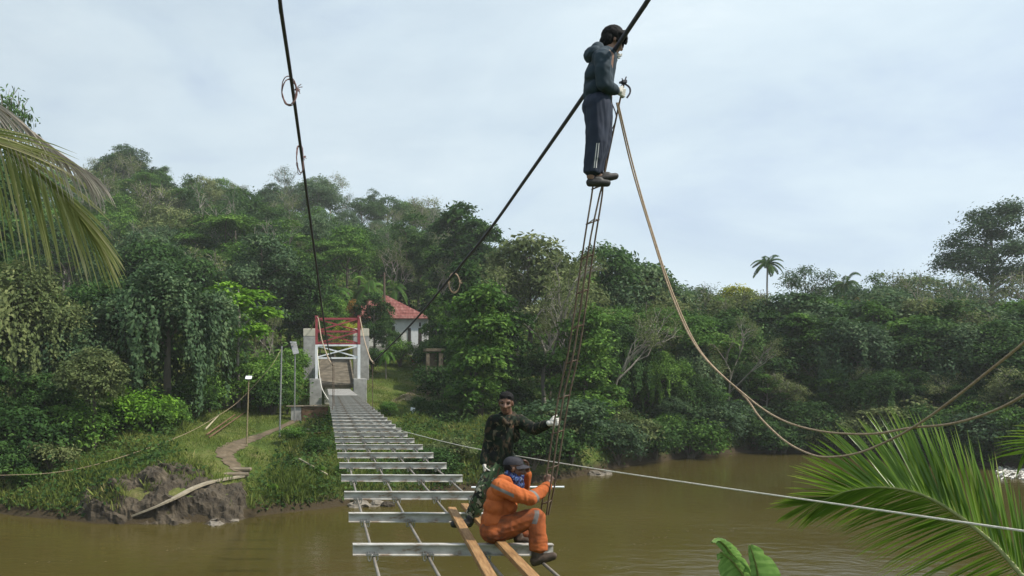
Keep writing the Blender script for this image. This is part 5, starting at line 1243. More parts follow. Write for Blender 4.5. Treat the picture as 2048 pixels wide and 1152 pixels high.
# ================================================================== people
def orient(fwd, up):
    f = Vector(fwd).normalized(); u = Vector(up); u = (u - f * u.dot(f)).normalized(); l = u.cross(f)      # columns: side, forward, up
    return Matrix((l, f, u)).transposed()
class Fig(MB):
    def cyl(s, a, b, ra, rb): return s.tube([a, Vector(a).lerp(Vector(b), .5), b], [ra, (ra + rb) / 2, rb], 18)
    def cap(s, a, b, ra, rb, n=14):
        a, b = Vector(a), Vector(b); d = b - a
        L = d.length; x = d.normalized() if L > 1e-6 else Vector((0, 0, 1)); pts = []; rr = []
        for k in range(5): t = (k + .02) / 5 * math.pi / 2; pts.append(a - x * ra * math.cos(t)); rr.append(max(ra * math.sin(t), 1e-4))
        pts.append(a); rr.append(ra)
        for k in (1, 2, 3): pts.append(a.lerp(b, k / 4)); rr.append(lerp(ra, rb, k / 4))
        pts.append(b); rr.append(rb)
        for k in range(4, -1, -1): t = (k + .02) / 5 * math.pi / 2; pts.append(b + x * rb * math.cos(t)); rr.append(max(rb * math.sin(t), 1e-4))
        return s.tube(pts, rr, n)
    def chain(s, pts, rad):
        for i in range(len(pts) - 1): s.cap(pts[i], pts[i + 1], rad[i], rad[i + 1])
        return s
    def ell(s, c, r, M_=None):
        bm = bmesh.new(); bmesh.ops.create_uvsphere(bm, u_segments=20, v_segments=12, radius=1.0); bm.verts.index_update()
        M_ = M_ or Matrix.Identity(3); c = Vector(c)
        s.add([c + M_ @ Vector((v.co.x * r[0], v.co.y * r[1], v.co.z * r[2])) for v in bm.verts], [tuple(v.index for v in f.verts) for f in bm.faces]); bm.free()
        return s
def overlay(m, colour, groups):
    """bands of another colour: every group is a list of (normal, offset, half width) slabs that must all hold"""
    nt = m.node_tree; b = next(n for n in nt.nodes if n.type == 'BSDF_PRINCIPLED'); src = b.inputs['Base Color'].links[0].from_socket
    tc = next(n for n in nt.nodes if n.type == 'TEX_COORD'); tot = None
    for g in groups:
        acc = None
        for nv, c, h in g:
            d = N(nt, 'ShaderNodeVectorMath', operation='DOT_PRODUCT'); nt.links.new(tc.outputs['Object'], d.inputs[0]); d.inputs[1].default_value = nv
            su = N(nt, 'ShaderNodeMath', operation='SUBTRACT'); nt.links.new(d.outputs['Value'], su.inputs[0]); su.inputs[1].default_value = c
            ab = N(nt, 'ShaderNodeMath', operation='ABSOLUTE'); nt.links.new(su.outputs[0], ab.inputs[0])
            lt = N(nt, 'ShaderNodeMath', operation='LESS_THAN'); nt.links.new(ab.outputs[0], lt.inputs[0]); lt.inputs[1].default_value = h
            if acc is None: acc = lt.outputs[0]
            else:
                mu = N(nt, 'ShaderNodeMath', operation='MULTIPLY'); nt.links.new(acc, mu.inputs[0]); nt.links.new(lt.outputs[0], mu.inputs[1]); acc = mu.outputs[0]
        if tot is None: tot = acc
        else:
            mm_ = N(nt, 'ShaderNodeMath', operation='MAXIMUM'); nt.links.new(tot, mm_.inputs[0]); nt.links.new(acc, mm_.inputs[1]); tot = mm_.outputs[0]
    mx = N(nt, 'ShaderNodeMix', data_type='RGBA'); nt.links.new(tot, mx.inputs[0]); nt.links.new(src, mx.inputs[6]); mx.inputs[7].default_value = col4(colour); nt.links.new(mx.outputs[2], b.inputs['Base Color'])
def slab(nv, p, half): nv = Vector(nv); return (tuple(nv), nv.dot(Vector(p)), half * nv.length)
def wrinkle(me, amp, freq, seed=0, stretch=(1, 1, 1)):
    n = len(me.vertices); off = Vector((seed * 2.3, seed * 5.1, seed * 1.3))
    nrm = np.empty(n * 3, np.float32); me.vertices.foreach_get('normal', nrm); nrm = nrm.reshape(-1, 3); co = np.empty(n * 3, np.float32); me.vertices.foreach_get('co', co); co = co.reshape(-1, 3); out_ = co.copy()
    for i_ in range(n):
        vx = co[i_]; p = Vector((float(vx[0]) * stretch[0], float(vx[1]) * stretch[1], float(vx[2]) * stretch[2])) * freq + off
        w_ = p + Vector((mnoise.noise(p * .6), mnoise.noise(p * .6 + off), mnoise.noise(p * .6 - off))) * .9
        r = 1 - abs(mnoise.noise(w_)) * 2.4; r2 = 1 - abs(mnoise.noise(w_ * 2.3 + off)) * 2.4   # ridged: reads as folds
        out_[i_] += nrm[i_] * (amp * (.75 * r + .45 * r2))
    me.vertices.foreach_set('co', out_.ravel()); me.update()
def part_of(root, name, fig, mats, voxel=.008, smooth=3, wr=None, paint=None, fac=.5):
    me = remesh(fig, name, mats, voxel, smooth, fac)
    if wr: wrinkle(me, *wr)
    me.polygons.foreach_set('use_smooth', [True] * len(me.polygons))
    if paint:
        idx = [paint(p.center) for p in me.polygons]; me.polygons.foreach_set('material_index', idx)
    o = link_mesh(name, me); o.parent = root; o.matrix_parent_inverse = Matrix.Translation(-root.location); own(root, o)
    return o
def head_prims(f, c, M_, k=1.0):
    """skull, jaw, nose, ears about the head centre c (eye level); M_ columns side, forward, up"""
    g = lambda x, y, z: Vector(c) + M_ @ (Vector((x, y, z)) * k)
    f.ell(g(0, -.018, .035), (.076 * k, .097 * k, .088 * k), M_); f.ell(g(0, .022, -.035), (.062 * k, .072 * k, .080 * k), M_)
    f.cap(g(0, .055, -.095), g(0, .068, -.098), .026 * k, .022 * k); f.cap(g(-.04, .02, -.075), g(-.012, .062, -.098), .022 * k, .022 * k); f.cap(g(.04, .02, -.075), g(.012, .062, -.098), .022 * k, .022 * k)
    f.cap(g(0, .086, .004), g(0, .112, -.036), .010 * k, .015 * k); f.cap(g(-.016, .092, -.042), g(.016, .092, -.042), .011 * k, .011 * k)
    f.cap(g(-.05, .070, .022), g(.05, .070, .022), .016 * k, .016 * k); f.cap(g(-.046, .058, -.025), g(-.03, .075, -.03), .022 * k, .018 * k); f.cap(g(.046, .058, -.025), g(.03, .075, -.03), .022 * k, .018 * k)
    f.cap(g(-.022, .082, -.066), g(.022, .082, -.066), .011 * k, .011 * k); f.cap(g(-.018, .080, -.078), g(.018, .080, -.078), .011 * k, .011 * k)
    for s in (-1, 1): f.ell(g(s * .079, -.012, -.008), (.010 * k, .020 * k, .032 * k), M_)
    return g
def face_paint(g, base):
    eyes = [g(s * .032, .076, .002) for s in (-1, 1)]; brows = [(g(s * .016, .092, .026), g(s * .05, .076, .028)) for s in (-1, 1)]; mouth = (g(-.024, .09, -.071), g(.024, .09, -.071))
    def seg(p, a, b):
        t = max(0, min(1, (p - a).dot(b - a) / (b - a).length_squared)); return (p - a.lerp(b, t)).length
    def f(p):
        for e in eyes:
            if (p - e).length < .0095: return 2
        for a, b in brows:
            if seg(p, a, b) < .0065: return 2
        if seg(p, *mouth) < .009: return 1
        return base(p) if base else 0
    return f
def hand_prims(f, wrist, fwd, palm, side, curl=1.1, k=1.0, spread=.1, thumb=.6):
    """fwd: wrist to knuckles; palm: the way the palm faces; side: towards the thumb"""
    fw, pn, sd_ = Vector(fwd).normalized(), Vector(palm).normalized(), Vector(side).normalized(); w_ = Vector(wrist)
    f.cap(w_, w_ + fw * .03 * k, .026 * k, .027 * k)
    for i in range(4): f.cap(w_ + fw * .02 * k + sd_ * (.018 - .012 * i) * k, w_ + fw * .085 * k + sd_ * (.030 - .020 * i) * k, .015 * k, .0125 * k)
    Ls = [.070, .078, .072, .056]
    for i in range(4):
        p = w_ + fw * (.088 - .004 * abs(i - 1.3)) * k + sd_ * (.032 - .0215 * i) * k; d = (fw + sd_ * spread * (1.2 - .8 * i)).normalized(); r = .0095 if i < 3 else .0082
        cv = curl * (1 + .06 * i)
        for j, fr in enumerate((.45, .32, .23)):
            ang = cv * (.75 if j == 0 else 1.0); ax = d.cross(pn).normalized(); d = Quaternion(ax, ang) @ d; q = p + d * Ls[i] * fr * k; f.cap(p, q, r * k, r * .9 * k, 10); p = q; r *= .93
    p = w_ + fw * .025 * k + sd_ * .028 * k; d = (fw * .75 + sd_ * .75 + pn * .35).normalized(); q = p + d * .042 * k; f.cap(p, q, .0145 * k, .0115 * k, 10)
    d2 = (d + pn * thumb - sd_ * thumb * .5).normalized(); r_ = q + d2 * .032 * k; f.cap(q, r_, .0112 * k, .0098 * k, 10); d3 = (d2 + pn * thumb * .6 - sd_ * thumb * .4).normalized(); f.cap(r_, r_ + d3 * .026 * k, .0098 * k, .008 * k, 10)

SKIN = surf('skin_brown', [(0.3, (0.095, 0.046, 0.028)), (0.7, (0.155, 0.080, 0.050))], scale=14, rough=.5, bump=.08, bscale=120, dist=.002)
SKIN2 = surf('skin_tan', [(0.3, (0.19, 0.10, 0.065)), (0.7, (0.27, 0.15, 0.10))], scale=14, rough=.5)
LIPS = surf('lips', [(0.3, (0.085, 0.030, 0.024)), (0.7, (0.12, 0.045, 0.036))], scale=20, rough=.45)
HAIR = surf('black_hair', [(0.3, (0.006, 0.006, 0.007)), (0.7, (0.016, 0.015, 0.015))], scale=60, rough=.8, spec=.15, bump=.8, bscale=150, dist=.006, stretch=(1, 1, .25))
GLOVE = surf('knit_glove', [(0.3, (0.42, 0.40, 0.36)), (0.7, (0.62, 0.60, 0.56))], scale=40, rough=.95, bump=.4, bscale=260, dist=.003)
ORANGE = surf('orange_drill', [(0.26, (0.13, 0.045, 0.022)), (0.40, (0.33, 0.085, 0.024)), (0.62, (0.46, 0.125, 0.036)), (0.8, (0.54, 0.185, 0.065))], scale=5.5, rough=.85, bump=.25, bscale=30, dist=.01, spec=.2)
ORDIRTY = surf('soiled_orange_drill', [(0.30, (0.070, 0.036, 0.024)), (0.46, (0.22, 0.064, 0.024)), (0.64, (0.37, 0.100, 0.030)), (0.8, (0.46, 0.145, 0.048))], scale=6.5, rough=.9, bump=.25, bscale=30, dist=.01, spec=.2)
BAND = surf('reflective_band', [(0.3, (0.11, 0.10, 0.095)), (0.7, (0.22, 0.21, 0.20))], scale=18, rough=.5)
BOOT = surf('muddy_boot', [(0.3, (0.030, 0.020, 0.015)), (0.6, (0.075, 0.052, 0.038)), (0.8, (0.15, 0.115, 0.085))], scale=14, rough=.75)
BLACKB = surf('black_boot', [(0.3, (0.012, 0.012, 0.013)), (0.75, (0.045, 0.042, 0.040))], scale=14, rough=.6)
NAVYJ = surf('dark_jacket', [(0.3, (0.014, 0.027, 0.040)), (0.7, (0.027, 0.046, 0.064))], scale=8, rough=.85, bump=.2, bscale=60, dist=.004)  # blue of haze and glare is mixed into the dark cloth colour
NAVYT = surf('navy_trousers', [(0.3, (0.012, 0.018, 0.036)), (0.7, (0.022, 0.031, 0.056))], scale=8, rough=.85, bump=.2, bscale=60, dist=.004)
STRIPE = surf('white_stripe', [(0.3, (0.45, 0.45, 0.45)), (0.7, (0.6, 0.6, 0.6))], scale=30, rough=.8)
CAPM = surf('dark_cap', [(0.3, (0.018, 0.017, 0.024)), (0.7, (0.040, 0.038, 0.048))], scale=30, rough=.85, bump=.2, bscale=200, dist=.003)
def camo(name, cols, scale):
    m, nt, out = new_mat(name); tc = N(nt, 'ShaderNodeTexCoord'); last = None
    for i, (c, th, off) in enumerate(cols):
        if last is None:
            rgb = N(nt, 'ShaderNodeRGB'); rgb.outputs[0].default_value = col4(c); last = rgb.outputs[0]; continue
        mp = N(nt, 'ShaderNodeMapping'); mp.inputs['Location'].default_value = (off, off * 1.7, off * .3); mp.inputs['Scale'].default_value = (1.25, 1.25, .85); nt.links.new(tc.outputs['Object'], mp.inputs['Vector'])
        no = N(nt, 'ShaderNodeTexNoise', Scale=scale, Detail=2.5, Roughness=.45, Distortion=1.3); nt.links.new(mp.outputs[0], no.inputs['Vector'])
        r = ramp(nt, [(0, (0, 0, 0)), (th, (1, 1, 1))], 'CONSTANT'); nt.links.new(no.outputs['Fac'], r.inputs['Fac'])
        mx = N(nt, 'ShaderNodeMix', data_type='RGBA'); nt.links.new(r.outputs[0], mx.inputs[0]); nt.links.new(last, mx.inputs[6]); mx.inputs[7].default_value = col4(c); last = mx.outputs[2]
    b = N(nt, 'ShaderNodeBsdfPrincipled', Roughness=.9); b.inputs['Specular IOR Level'].default_value = .2; nt.links.new(last, b.inputs['Base Color']); nt.links.new(b.outputs[0], out.inputs['Surface']); return m
CAMO = camo('camouflage_shirt', [((0.014, 0.022, 0.014), 0, 0), ((0.055, 0.040, 0.026), .55, 3.1), ((0.012, 0.013, 0.012), .54, 7.7), ((0.11, 0.095, 0.060), .64, 12.3)], 10)
CAMOT = camo('camouflage_trousers', [((0.045, 0.075, 0.035), 0, 0), ((0.085, 0.052, 0.032), .56, 5.1), ((0.014, 0.016, 0.013), .57, 1.7), ((0.26, 0.25, 0.19), .61, 9.3)], 12)
SCARF = camo('patterned_scarf', [((0.020, 0.028, 0.10), 0, 0), ((0.06, 0.11, 0.24), .55, 2.2), ((0.27, 0.32, 0.40), .62, 6.1), ((0.015, 0.014, 0.030), .58, 4.4)], 26)

# ------------------------------------------------------------------ man on the ladder, seen from his right side
def J(Y0): return lambda px, py, dy=0.0: P(px, py, Y0 + dy)
q = J(7.04)
root = empty('person', q(1196, 371, .06))
hc = q(1226, 83, .06); HM = orient((1, .10, -.42), (.40, 0, 1))
body = Fig(); g = head_prims(body, hc, HM, .98)
body.chain([q(1209, 117, .04), q(1219, 92, .06)], [.065, .055]); body.chain([q(1208, 120), q(1200, 160), q(1198, 208)], [.11, .115, .12])
for s in (-1, 1):
    body.chain([q(1196, 214, s * .08), q(1198 + 4 * s, 285, s * .10), q(1188 + 7 * s, 352, s * .09)], [.075, .055, .036])
    body.cap(q(1188 + 7 * s, 352, s * .09), q(1194 + 9 * s, 361 - 5 * s - 3, s * .09), .036, .032)
body.chain([q(1207, 114, -.16), q(1206, 165, -.20), q(1232, 181, -.12)], [.045, .036, .026])
body.chain([q(1210, 114, .2), q(1216, 150, .24), q(1219, 128, .10)], [.045, .036, .026])
part_of(root, 'body', body, [SKIN2, LIPS, HAIR], .010, 2, paint=face_paint(g, None))
hair = Fig(); gh = lambda x, y, z: hc + HM @ Vector((x, y, z))
hair.ell(gh(0, -.028, .050), (.090, .104, .092), HM); hair.ell(gh(0, -.060, -.01), (.082, .060, .085), HM); hair.cap(gh(-.06, .05, .07), gh(.06, .05, .07), .036, .036); hair.cap(gh(-.075, .0, .02), gh(-.078, .015, -.02), .022, .012); hair.cap(gh(.075, .0, .02), gh(.078, .015, -.02), .022, .012)
for i in range(16):
    a = -2.3 + i * .29; b0 = gh(math.sin(a) * .085, .015 + math.cos(a) * .085, .055); b1 = gh(math.sin(a) * .098, .02 + math.cos(a) * .105, .0 + .02 * (i % 3)); hair.cap(b0, b1, .02, .007, 8)
part_of(root, 'hair', hair, [HAIR], .008, 1, (.006, 26, 1))
j = Fig()
j.chain([q(1209, 119, .02), q(1199, 150, .01), q(1196, 180, .0), q(1195, 204, .0)], [.118, .132, .128, .118]); j.cap(q(1203, 116, -.12), q(1206, 116, .16), .085, .085)
j.cap(q(1189, 148, -.06), q(1189, 148, .08), .085, .085); j.cap(q(1189, 178, -.06), q(1189, 178, .08), .085, .085); j.cap(q(1187, 203, -.06), q(1188, 203, .08), .075, .08); j.cap(q(1203, 203, -.08), q(1203, 203, .1), .085, .085); j.cap(q(1207, 160, -.06), q(1207, 160, .1), .085, .085)
j.chain([q(1206, 116, -.17), q(1206, 142, -.20), q(1208, 168, -.20), q(1219, 176, -.17), q(1231, 181, -.125)], [.076, .068, .060, .052, .040])
j.chain([q(1209, 116, .19), q(1212, 138, .23), q(1215, 150, .24), q(1218, 134, .14)], [.074, .064, .056, .042])
part_of(root, 'jacket', j, [NAVYJ], .011, 3, (.008, 11, 2, (1, 1, .5)))
hd = Fig(); hd.chain([q(1188, 104, -.07), q(1184, 110, .02), q(1190, 104, .12)], [.055, .075, .055]); hd.cap(q(1194, 97, -.04), q(1196, 97, .1), .055, .055); hd.chain([q(1206, 101, -.07), q(1220, 106, -.03), q(1222, 108, .09), q(1208, 101, .14)], [.035, .035, .035, .035])
part_of(root, 'hood', hd, [NAVYJ], .010, 3, (.007, 12, 3))
tr = Fig(); tr.cap(q(1193, 212, -.07), q(1193, 212, .09), .125, .125); tr.cap(q(1203, 216, -.05), q(1203, 216, .09), .085, .09)
tr.chain([q(1194, 214, -.08), q(1194, 250, -.09), q(1193, 285, -.10), q(1187, 320, -.095), q(1183, 340, -.09)], [.118, .108, .094, .080, .064])
tr.chain([q(1200, 214, .09), q(1202, 250, .10), q(1203, 284, .11), q(1196, 318, .10), q(1191, 340, .09)], [.112, .100, .086, .072, .056])
tr.cyl(q(1187, 318, -.095), q(1183, 347, -.09), .078, .072); tr.cyl(q(1196, 318, .10), q(1191, 346, .10), .070, .064)
pa, pb = P(1193.5, 288, 6.88), P(1190, 336, 6.88); nv = Vector((1, 0, -(pa.x - pb.x) / (pa.z - pb.z)))
grp = [[slab(nv, pa + Vector((o_, 0, 0)), .0042), slab((0, 0, 1), pa.lerp(pb, .5), (pa.z - pb.z) / 2), slab((0, 1, 0), (0, 6.7, 0), .27)] for o_ in (-.010, .010)]
overlay(NAVYT, (.50, .50, .50), grp)
part_of(root, 'trousers', tr, [NAVYT], .009, 2, (.0085, 9, 4, (1, 1, .3)))
for s, hx_, hy_, tx_, ty_ in ((-1, 1180, 366, 1215, 367), (1, 1196, 360, 1231, 353)):
    sh = Fig(); a, b = q(hx_, hy_ - 2, s * .09), q(tx_, ty_ - 1, s * .10 - .02)
    sh.cap(a, a.lerp(b, .45), .036, .040); sh.cap(a.lerp(b, .45), b, .040, .030); sh.cap(a.lerp(b, .3) + Vector((0, 0, .025)), a.lerp(b, .55) + Vector((0, 0, .02)), .034, .034); sh.cap(a + Vector((.0, 0, -.012)), b + Vector((0, 0, -.010)), .033, .026)
    part_of(root, 'shoe', sh, [BLACKB], .007, 2)
gl = Fig(); hand_prims(gl, q(1234, 182, -.11), (1, .35, -.12), (.1, 1, 0), (.1, -.1, 1), 1.15, 1.0); gl.cap(q(1229, 180.5, -.13), q(1234, 182, -.11), .031, .030)
part_of(root, 'glove', gl, [GLOVE], .005, 1); gl = Fig(); hand_prims(gl, q(1219, 130, .12), (.4, -.3, .8), (1, -.1, -.3), (0, -1, .3), 1.0, .95); part_of(root, 'glove', gl, [GLOVE], .005, 1)
tag(root, 'man in a dark hooded jacket standing high on the ladder, gripping its top', 'person')

# ------------------------------------------------------------------ standing man in camouflage
q = J(8.75); root = empty('person', q(1000, 1040, .1))
hc = q(1012, 806, -.02); HM = orient((-.38, -1, -.10), (.06, 0, 1))
body = Fig(); g = head_prims(body, hc, HM, 1.0)
body.chain([q(1016, 840, .03), q(1014, 818, .02)], [.062, .055]); body.chain([q(1012, 850, .02), q(1006, 890, .02), q(1002, 930, .04)], [.12, .115, .115])
body.chain([q(986, 840, .02), q(977, 882, .05), q(969, 922, .0)], [.045, .037, .027]); body.chain([q(1042, 840, .0), q(1070, 858, -.2), q(1097, 847, -.52)], [.045, .037, .027])
body.chain([q(992, 932, .03), q(966, 985, -.12), q(941, 1033, -.05)], [.075, .055, .037]); body.chain([q(1012, 932, .05), q(1020, 985, .1), q(1016, 1036, .16)], [.075, .055, .037])
part_of(root, 'body', body, [SKIN, LIPS, HAIR], .0085, 2, paint=face_paint(g, None))
hair = Fig(); gh = lambda x, y, z: hc + HM @ Vector((x, y, z))
hair.ell(gh(0, -.026, .062), (.083, .098, .074), HM); hair.ell(gh(0, -.062, .01), (.076, .052, .075), HM); hair.cap(gh(-.045, .046, .082), gh(.045, .046, .082), .019, .019)
part_of(root, 'hair', hair, [HAIR], .008, 2, (.0035, 40, 1))
j = Fig()
j.cap(q(993, 843, .02), q(1036, 843, .0), .085, .085); j.chain([q(1010, 852, .02), q(1007, 875, .02), q(1004, 900, .03), q(1001, 926, .04)], [.125, .128, .124, .128]); j.cap(q(996, 870, .02), q(1022, 870, .02), .105, .105); j.cap(q(993, 915, .03), q(1012, 915, .04), .110, .110); j.cap(q(990, 928, .03), q(1012, 928, .04), .108, .108)
j.chain([q(1002, 832, .05), q(1014, 826, .06), q(1027, 832, .04)], [.045, .035, .045]); j.chain([q(1004, 838, -.09), q(1014, 848, -.12)], [.026, .02]); j.chain([q(1027, 836, -.07), q(1020, 848, -.12)], [.026, .02])
j.chain([q(988, 842, .02), q(981, 862, .04), q(978, 884, .05), q(972, 904, .03), q(968, 922, .0)], [.075, .066, .060, .055, .048])
j.chain([q(1038, 842, .0), q(1054, 851, -.1), q(1070, 859, -.2), q(1084, 853, -.36), q(1096, 848, -.50)], [.080, .070, .062, .055, .045])
part_of(root, 'shirt', j, [CAMO], .0095, 3, (.008, 12, 5, (1, 1, .55)))
tr = Fig(); tr.cap(q(992, 934, .03), q(1012, 934, .05), .118, .118)
tr.chain([q(990, 936, .03), q(978, 962, -.06), q(965, 986, -.12), q(953, 1012, -.09), q(944, 1032, -.05)], [.115, .104, .092, .082, .072]); tr.chain([q(1012, 936, .05), q(1018, 962, .08), q(1020, 986, .1), q(1018, 1012, .13), q(1016, 1034, .16)], [.112, .10, .088, .080, .070])
part_of(root, 'trousers', tr, [CAMOT], .0095, 3, (.009, 10, 6, (1, 1, .35)))
for (ax_, ay_, bx_, by_, dy) in ((938, 1046, 907, 1048, -.08), (1016, 1046, 1000, 1050, .08)):
    sh = Fig(); a, b = q(ax_, ay_, dy), q(bx_, by_, dy - .05); sh.cap(a, a.lerp(b, .5), .044, .046); sh.cap(a.lerp(b, .5), b, .046, .038); sh.chain([a + Vector((.01, 0, .01)), a + Vector((.02, 0, .075))], [.047, .05]); sh.cap(a + Vector((0, 0, -.016)), b + Vector((0, 0, -.012)), .040, .034)
    part_of(root, 'boot', sh, [BLACKB], .008, 2)
gl = Fig(); hand_prims(gl, q(1098, 847, -.53), (1, -.55, .25), (.55, 1, 0), (-.2, 0, 1), 1.25, 1.05); gl.cap(q(1093, 849, -.47), q(1098, 847, -.53), .036, .033)
part_of(root, 'glove', gl, [GLOVE], .005, 1); gl = Fig(); hand_prims(gl, q(968.5, 925, -.01), (.05, -.1, -1), (.9, -.3, 0), (-.3, -1, 0), .55, 1.05); gl.cap(q(969, 920, .0), q(968.5, 926, -.01), .036, .033); part_of(root, 'glove', gl, [GLOVE], .005, 1)
tag(root, 'standing young man in camouflage uniform, gloved hand stretched out to the ladder', 'person')

# ------------------------------------------------------------------ seated man in orange overalls
q = J(7.62); root = empty('person', q(990, 1086, .05))
hc = q(1029, 937, -.02); HM = orient((1, -.32, -.08), (.12, 0, 1))
body = Fig(); g = head_prims(body, hc, HM, .98)
body.chain([q(1008, 968, .0), q(1020, 947, .0)], [.065, .056]); body.chain([q(1006, 975), q(995, 1020), q(990, 1062)], [.12, .125, .13])
body.chain([q(1004, 975, -.17), q(1062, 997, -.22), q(1096, 971, -.02)], [.05, .04, .028]); body.chain([q(1015, 972, .19), q(1046, 980, .26), q(1055, 943, .10)], [.048, .04, .028])
body.chain([q(993, 1062, -.09), q(1072, 1034, -.20), q(1076, 1102, -.26)], [.085, .058, .042]); body.chain([q(998, 1062, .12), q(1065, 1050, .20), q(1042, 1074, .12)], [.085, .058, .04])
hand_prims(body, q(1096, 970, -.02), (.35, .25, 1), (.55, .7, -.3), (-.6, .2, .3), 1.15, 1.0)
hand_prims(body, q(1055, 942, .10), (-.1, -.15, 1), (-.9, -.2, 0), (.1, -1, 0), .55, .98)
part_of(root, 'body', body, [SKIN, LIPS, HAIR], .0065, 1, paint=face_paint(g, None))
gh = lambda x, y, z: hc + HM @ Vector((x, y, z))
hair = Fig(); hair.ell(gh(0, -.055, .01), (.079, .058, .07), HM); hair.cap(gh(-.07, -.02, .0), gh(-.074, .0, -.02), .018, .012); hair.cap(gh(.07, -.02, .0), gh(.074, .0, -.02), .018, .012); part_of(root, 'hair', hair, [HAIR], .008, 1)
# cap: panelled crown and curved brim
cp = MB(); rings = []
for i in range(9):
    t = i / 8; a = t * math.pi / 2; rings.append([gh(math.cos(a) ** .7 * .086 * math.sin(b), -.016 + math.cos(a) ** .7 * .104 * math.cos(b), .042 + math.sin(a) * .080 + .012 * math.cos(b) * (1 - t)) for b in np.linspace(0, 2 * math.pi, 28, endpoint=False)])
vs_ = [v for r in rings for v in r] + [gh(0, -.016, .124)]
fs_ = [(i * 28 + k, i * 28 + (k + 1) % 28, (i + 1) * 28 + (k + 1) % 28, (i + 1) * 28 + k) for i in range(8) for k in range(28)] + [(8 * 28 + k, 8 * 28 + (k + 1) % 28, 9 * 28) for k in range(28)]
cp.add(vs_, fs_, 0, True); cp.ell_done = True
cp.tube([gh(0, -.016, .122), gh(0, -.016, .129)], [.009, .006], 10)
ow = MB(); 
def brim(z): return [[gh(math.sin(b) * (.086 + .010 * r), -.016 + math.cos(b) * (.104 + .072 * r * max(0, math.cos(b)) ** .6), z + .056 - .030 * (math.sin(b)) ** 2 - .022 * r) for b in np.linspace(-1.25, 1.25, 17)] for r in (0, .35, .7, 1.0)]
for z, flip in ((0, False), (-.006, True)):
    rr = brim(z); vv = [v for r in rr for v in r]; ff = [(i * 17 + k, i * 17 + k + 1, (i + 1) * 17 + k + 1, (i + 1) * 17 + k) for i in range(3) for k in range(16)]
    cp.add(vv, [f[::-1] for f in ff] if flip else ff, 0, True)
e0, e1 = brim(0)[3], brim(-.006)[3]; cp.add(e0 + e1, [(k, k + 1, 17 + k + 1, 17 + k) for k in range(16)], 0, True)
part(cp, 'cap', CAPM, root)
sc = Fig(); sc.cap(gh(0, .045, -.105), gh(0, .062, -.072), .050, .042); sc.cap(gh(-.045, .01, -.105), gh(.045, .01, -.105), .045, .045); sc.cap(gh(-.045, -.03, -.085), gh(.045, -.03, -.085), .048, .048); sc.chain([gh(0, .0, -.10), gh(0, .0, -.15)], [.080, .088]); sc.cap(gh(0, .04, -.11), gh(0, .06, -.16), .055, .05); sc.cap(gh(-.05, -.055, -.055), gh(.05, -.055, -.055), .036, .036)
part_of(root, 'neck_scarf', sc, [SCARF], .007, 2, (.006, 22, 2))
j = Fig()
j.cap(q(1000, 974, -.13), q(1008, 972, .16), .088, .085); j.chain([q(1006, 978, .0), q(999, 1005, .0), q(994, 1032, .0), q(989, 1060, .02)], [.120, .135, .140, .145])
j.cap(q(993, 990, -.07), q(993, 990, .09), .095, .095); j.cap(q(988, 1015, -.08), q(988, 1015, .10), .100, .100); j.cap(q(984, 1042, -.08), q(984, 1042, .10), .108, .108); j.cap(q(982, 1060, -.07), q(982, 1060, .10), .110, .110); j.cap(q(1014, 1010, -.05), q(1012, 1012, .1), .10, .10); j.cap(q(1016, 1035, -.04), q(1014, 1035, .1), .095, .095)
j.chain([q(1000, 962, .06), q(1004, 957, -.06), q(1016, 961, -.09), q(1024, 970, -.08)], [.036, .040, .036, .03]); 
j.chain([q(1004, 976, -.16), q(1032, 989, -.22), q(1061, 997, -.23), q(1078, 986, -.13), q(1094, 973, -.035)], [.088, .078, .068, .058, .046])
j.chain([q(1014, 974, .19), q(1034, 982, .25), q(1046, 979, .26), q(1051, 962, .18), q(1054, 948, .115)], [.076, .068, .062, .055, .045])
pb_ = P(996, 976, 7.5); pe = q(1067, 993, -.2)
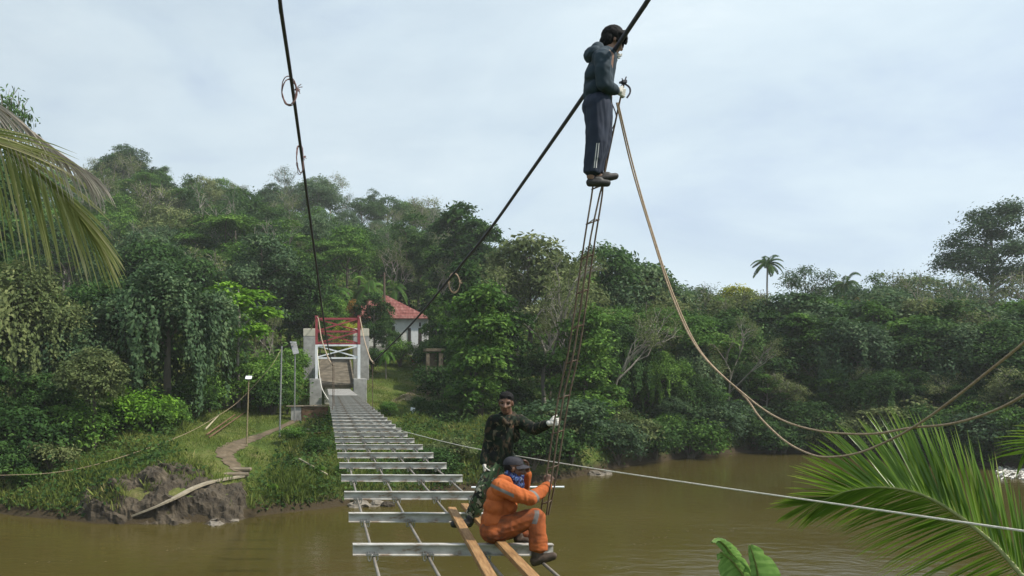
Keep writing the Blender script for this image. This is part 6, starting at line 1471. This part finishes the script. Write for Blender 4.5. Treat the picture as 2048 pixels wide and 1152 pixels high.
overlay(ORANGE, (.17, .16, .15), [[slab((.44, 0, 1), pb_, .016), slab((1, 0, 0), P(960, 900, 7.5), .30)], [slab((.85, .45, .5), pe, .020), slab((0, 1, 0), (0, 7.3, 0), .2)]])
part_of(root, 'jacket', j, [ORANGE], .0085, 2, (.0085, 10, 7, (.8, 1, .6)))
tr = Fig(); tr.cap(q(985, 1062, -.09), q(985, 1062, .13), .122, .122); tr.cap(q(995, 1064, -.09), q(995, 1064, .13), .105, .105)
tr.chain([q(992, 1060, -.09), q(1020, 1050, -.13), q(1048, 1041, -.17), q(1072, 1034, -.20)], [.120, .108, .096, .085]); tr.chain([q(1073, 1036, -.20), q(1075, 1062, -.24), q(1077, 1090, -.26)], [.086, .084, .080])
tr.chain([q(998, 1060, .12), q(1030, 1056, .17), q(1058, 1050, .20)], [.112, .095, .082]); tr.chain([q(1058, 1050, .20), q(1046, 1066, .14)], [.080, .068])
tr.cyl(q(1075, 1070, -.24), q(1077.5, 1100, -.26), .086, .086)
pk = q(1072, 1035, -.28)
overlay(ORDIRTY, (.13, .12, .115), [[slab((1, 0, -.35), pk, .021), slab((0, 0, 1), pk, .062), slab((0, 1, 0), (0, 7.2, 0), .23)]])
part_of(root, 'trousers', tr, [ORDIRTY], .0085, 2, (.0095, 9, 8, (.45, 1, .7)))
sh = Fig(); a, b = q(1069, 1121, -.26), q(1107, 1111, -.31); sh.cap(a, a.lerp(b, .5), .046, .046); sh.cap(a.lerp(b, .5), b, .046, .034); sh.chain([a + Vector((.02, 0, .01)), q(1073, 1102, -.26)], [.050, .052]); sh.cap(a + Vector((-.005, 0, -.028)), b + Vector((0, 0, -.018)), .032, .028)
part_of(root, 'boot', sh, [BOOT], .0075, 2)
sh = Fig(); a, b = q(1036, 1080, .10), q(1056, 1082, .05); sh.cap(a, b, .042, .036); sh.cap(a, q(1040, 1070, .11), .045, .048); part_of(root, 'boot', sh, [BOOT], .0075, 2)
tag(root, 'seated man in orange overalls and dark cap, holding the ladder foot', 'person')
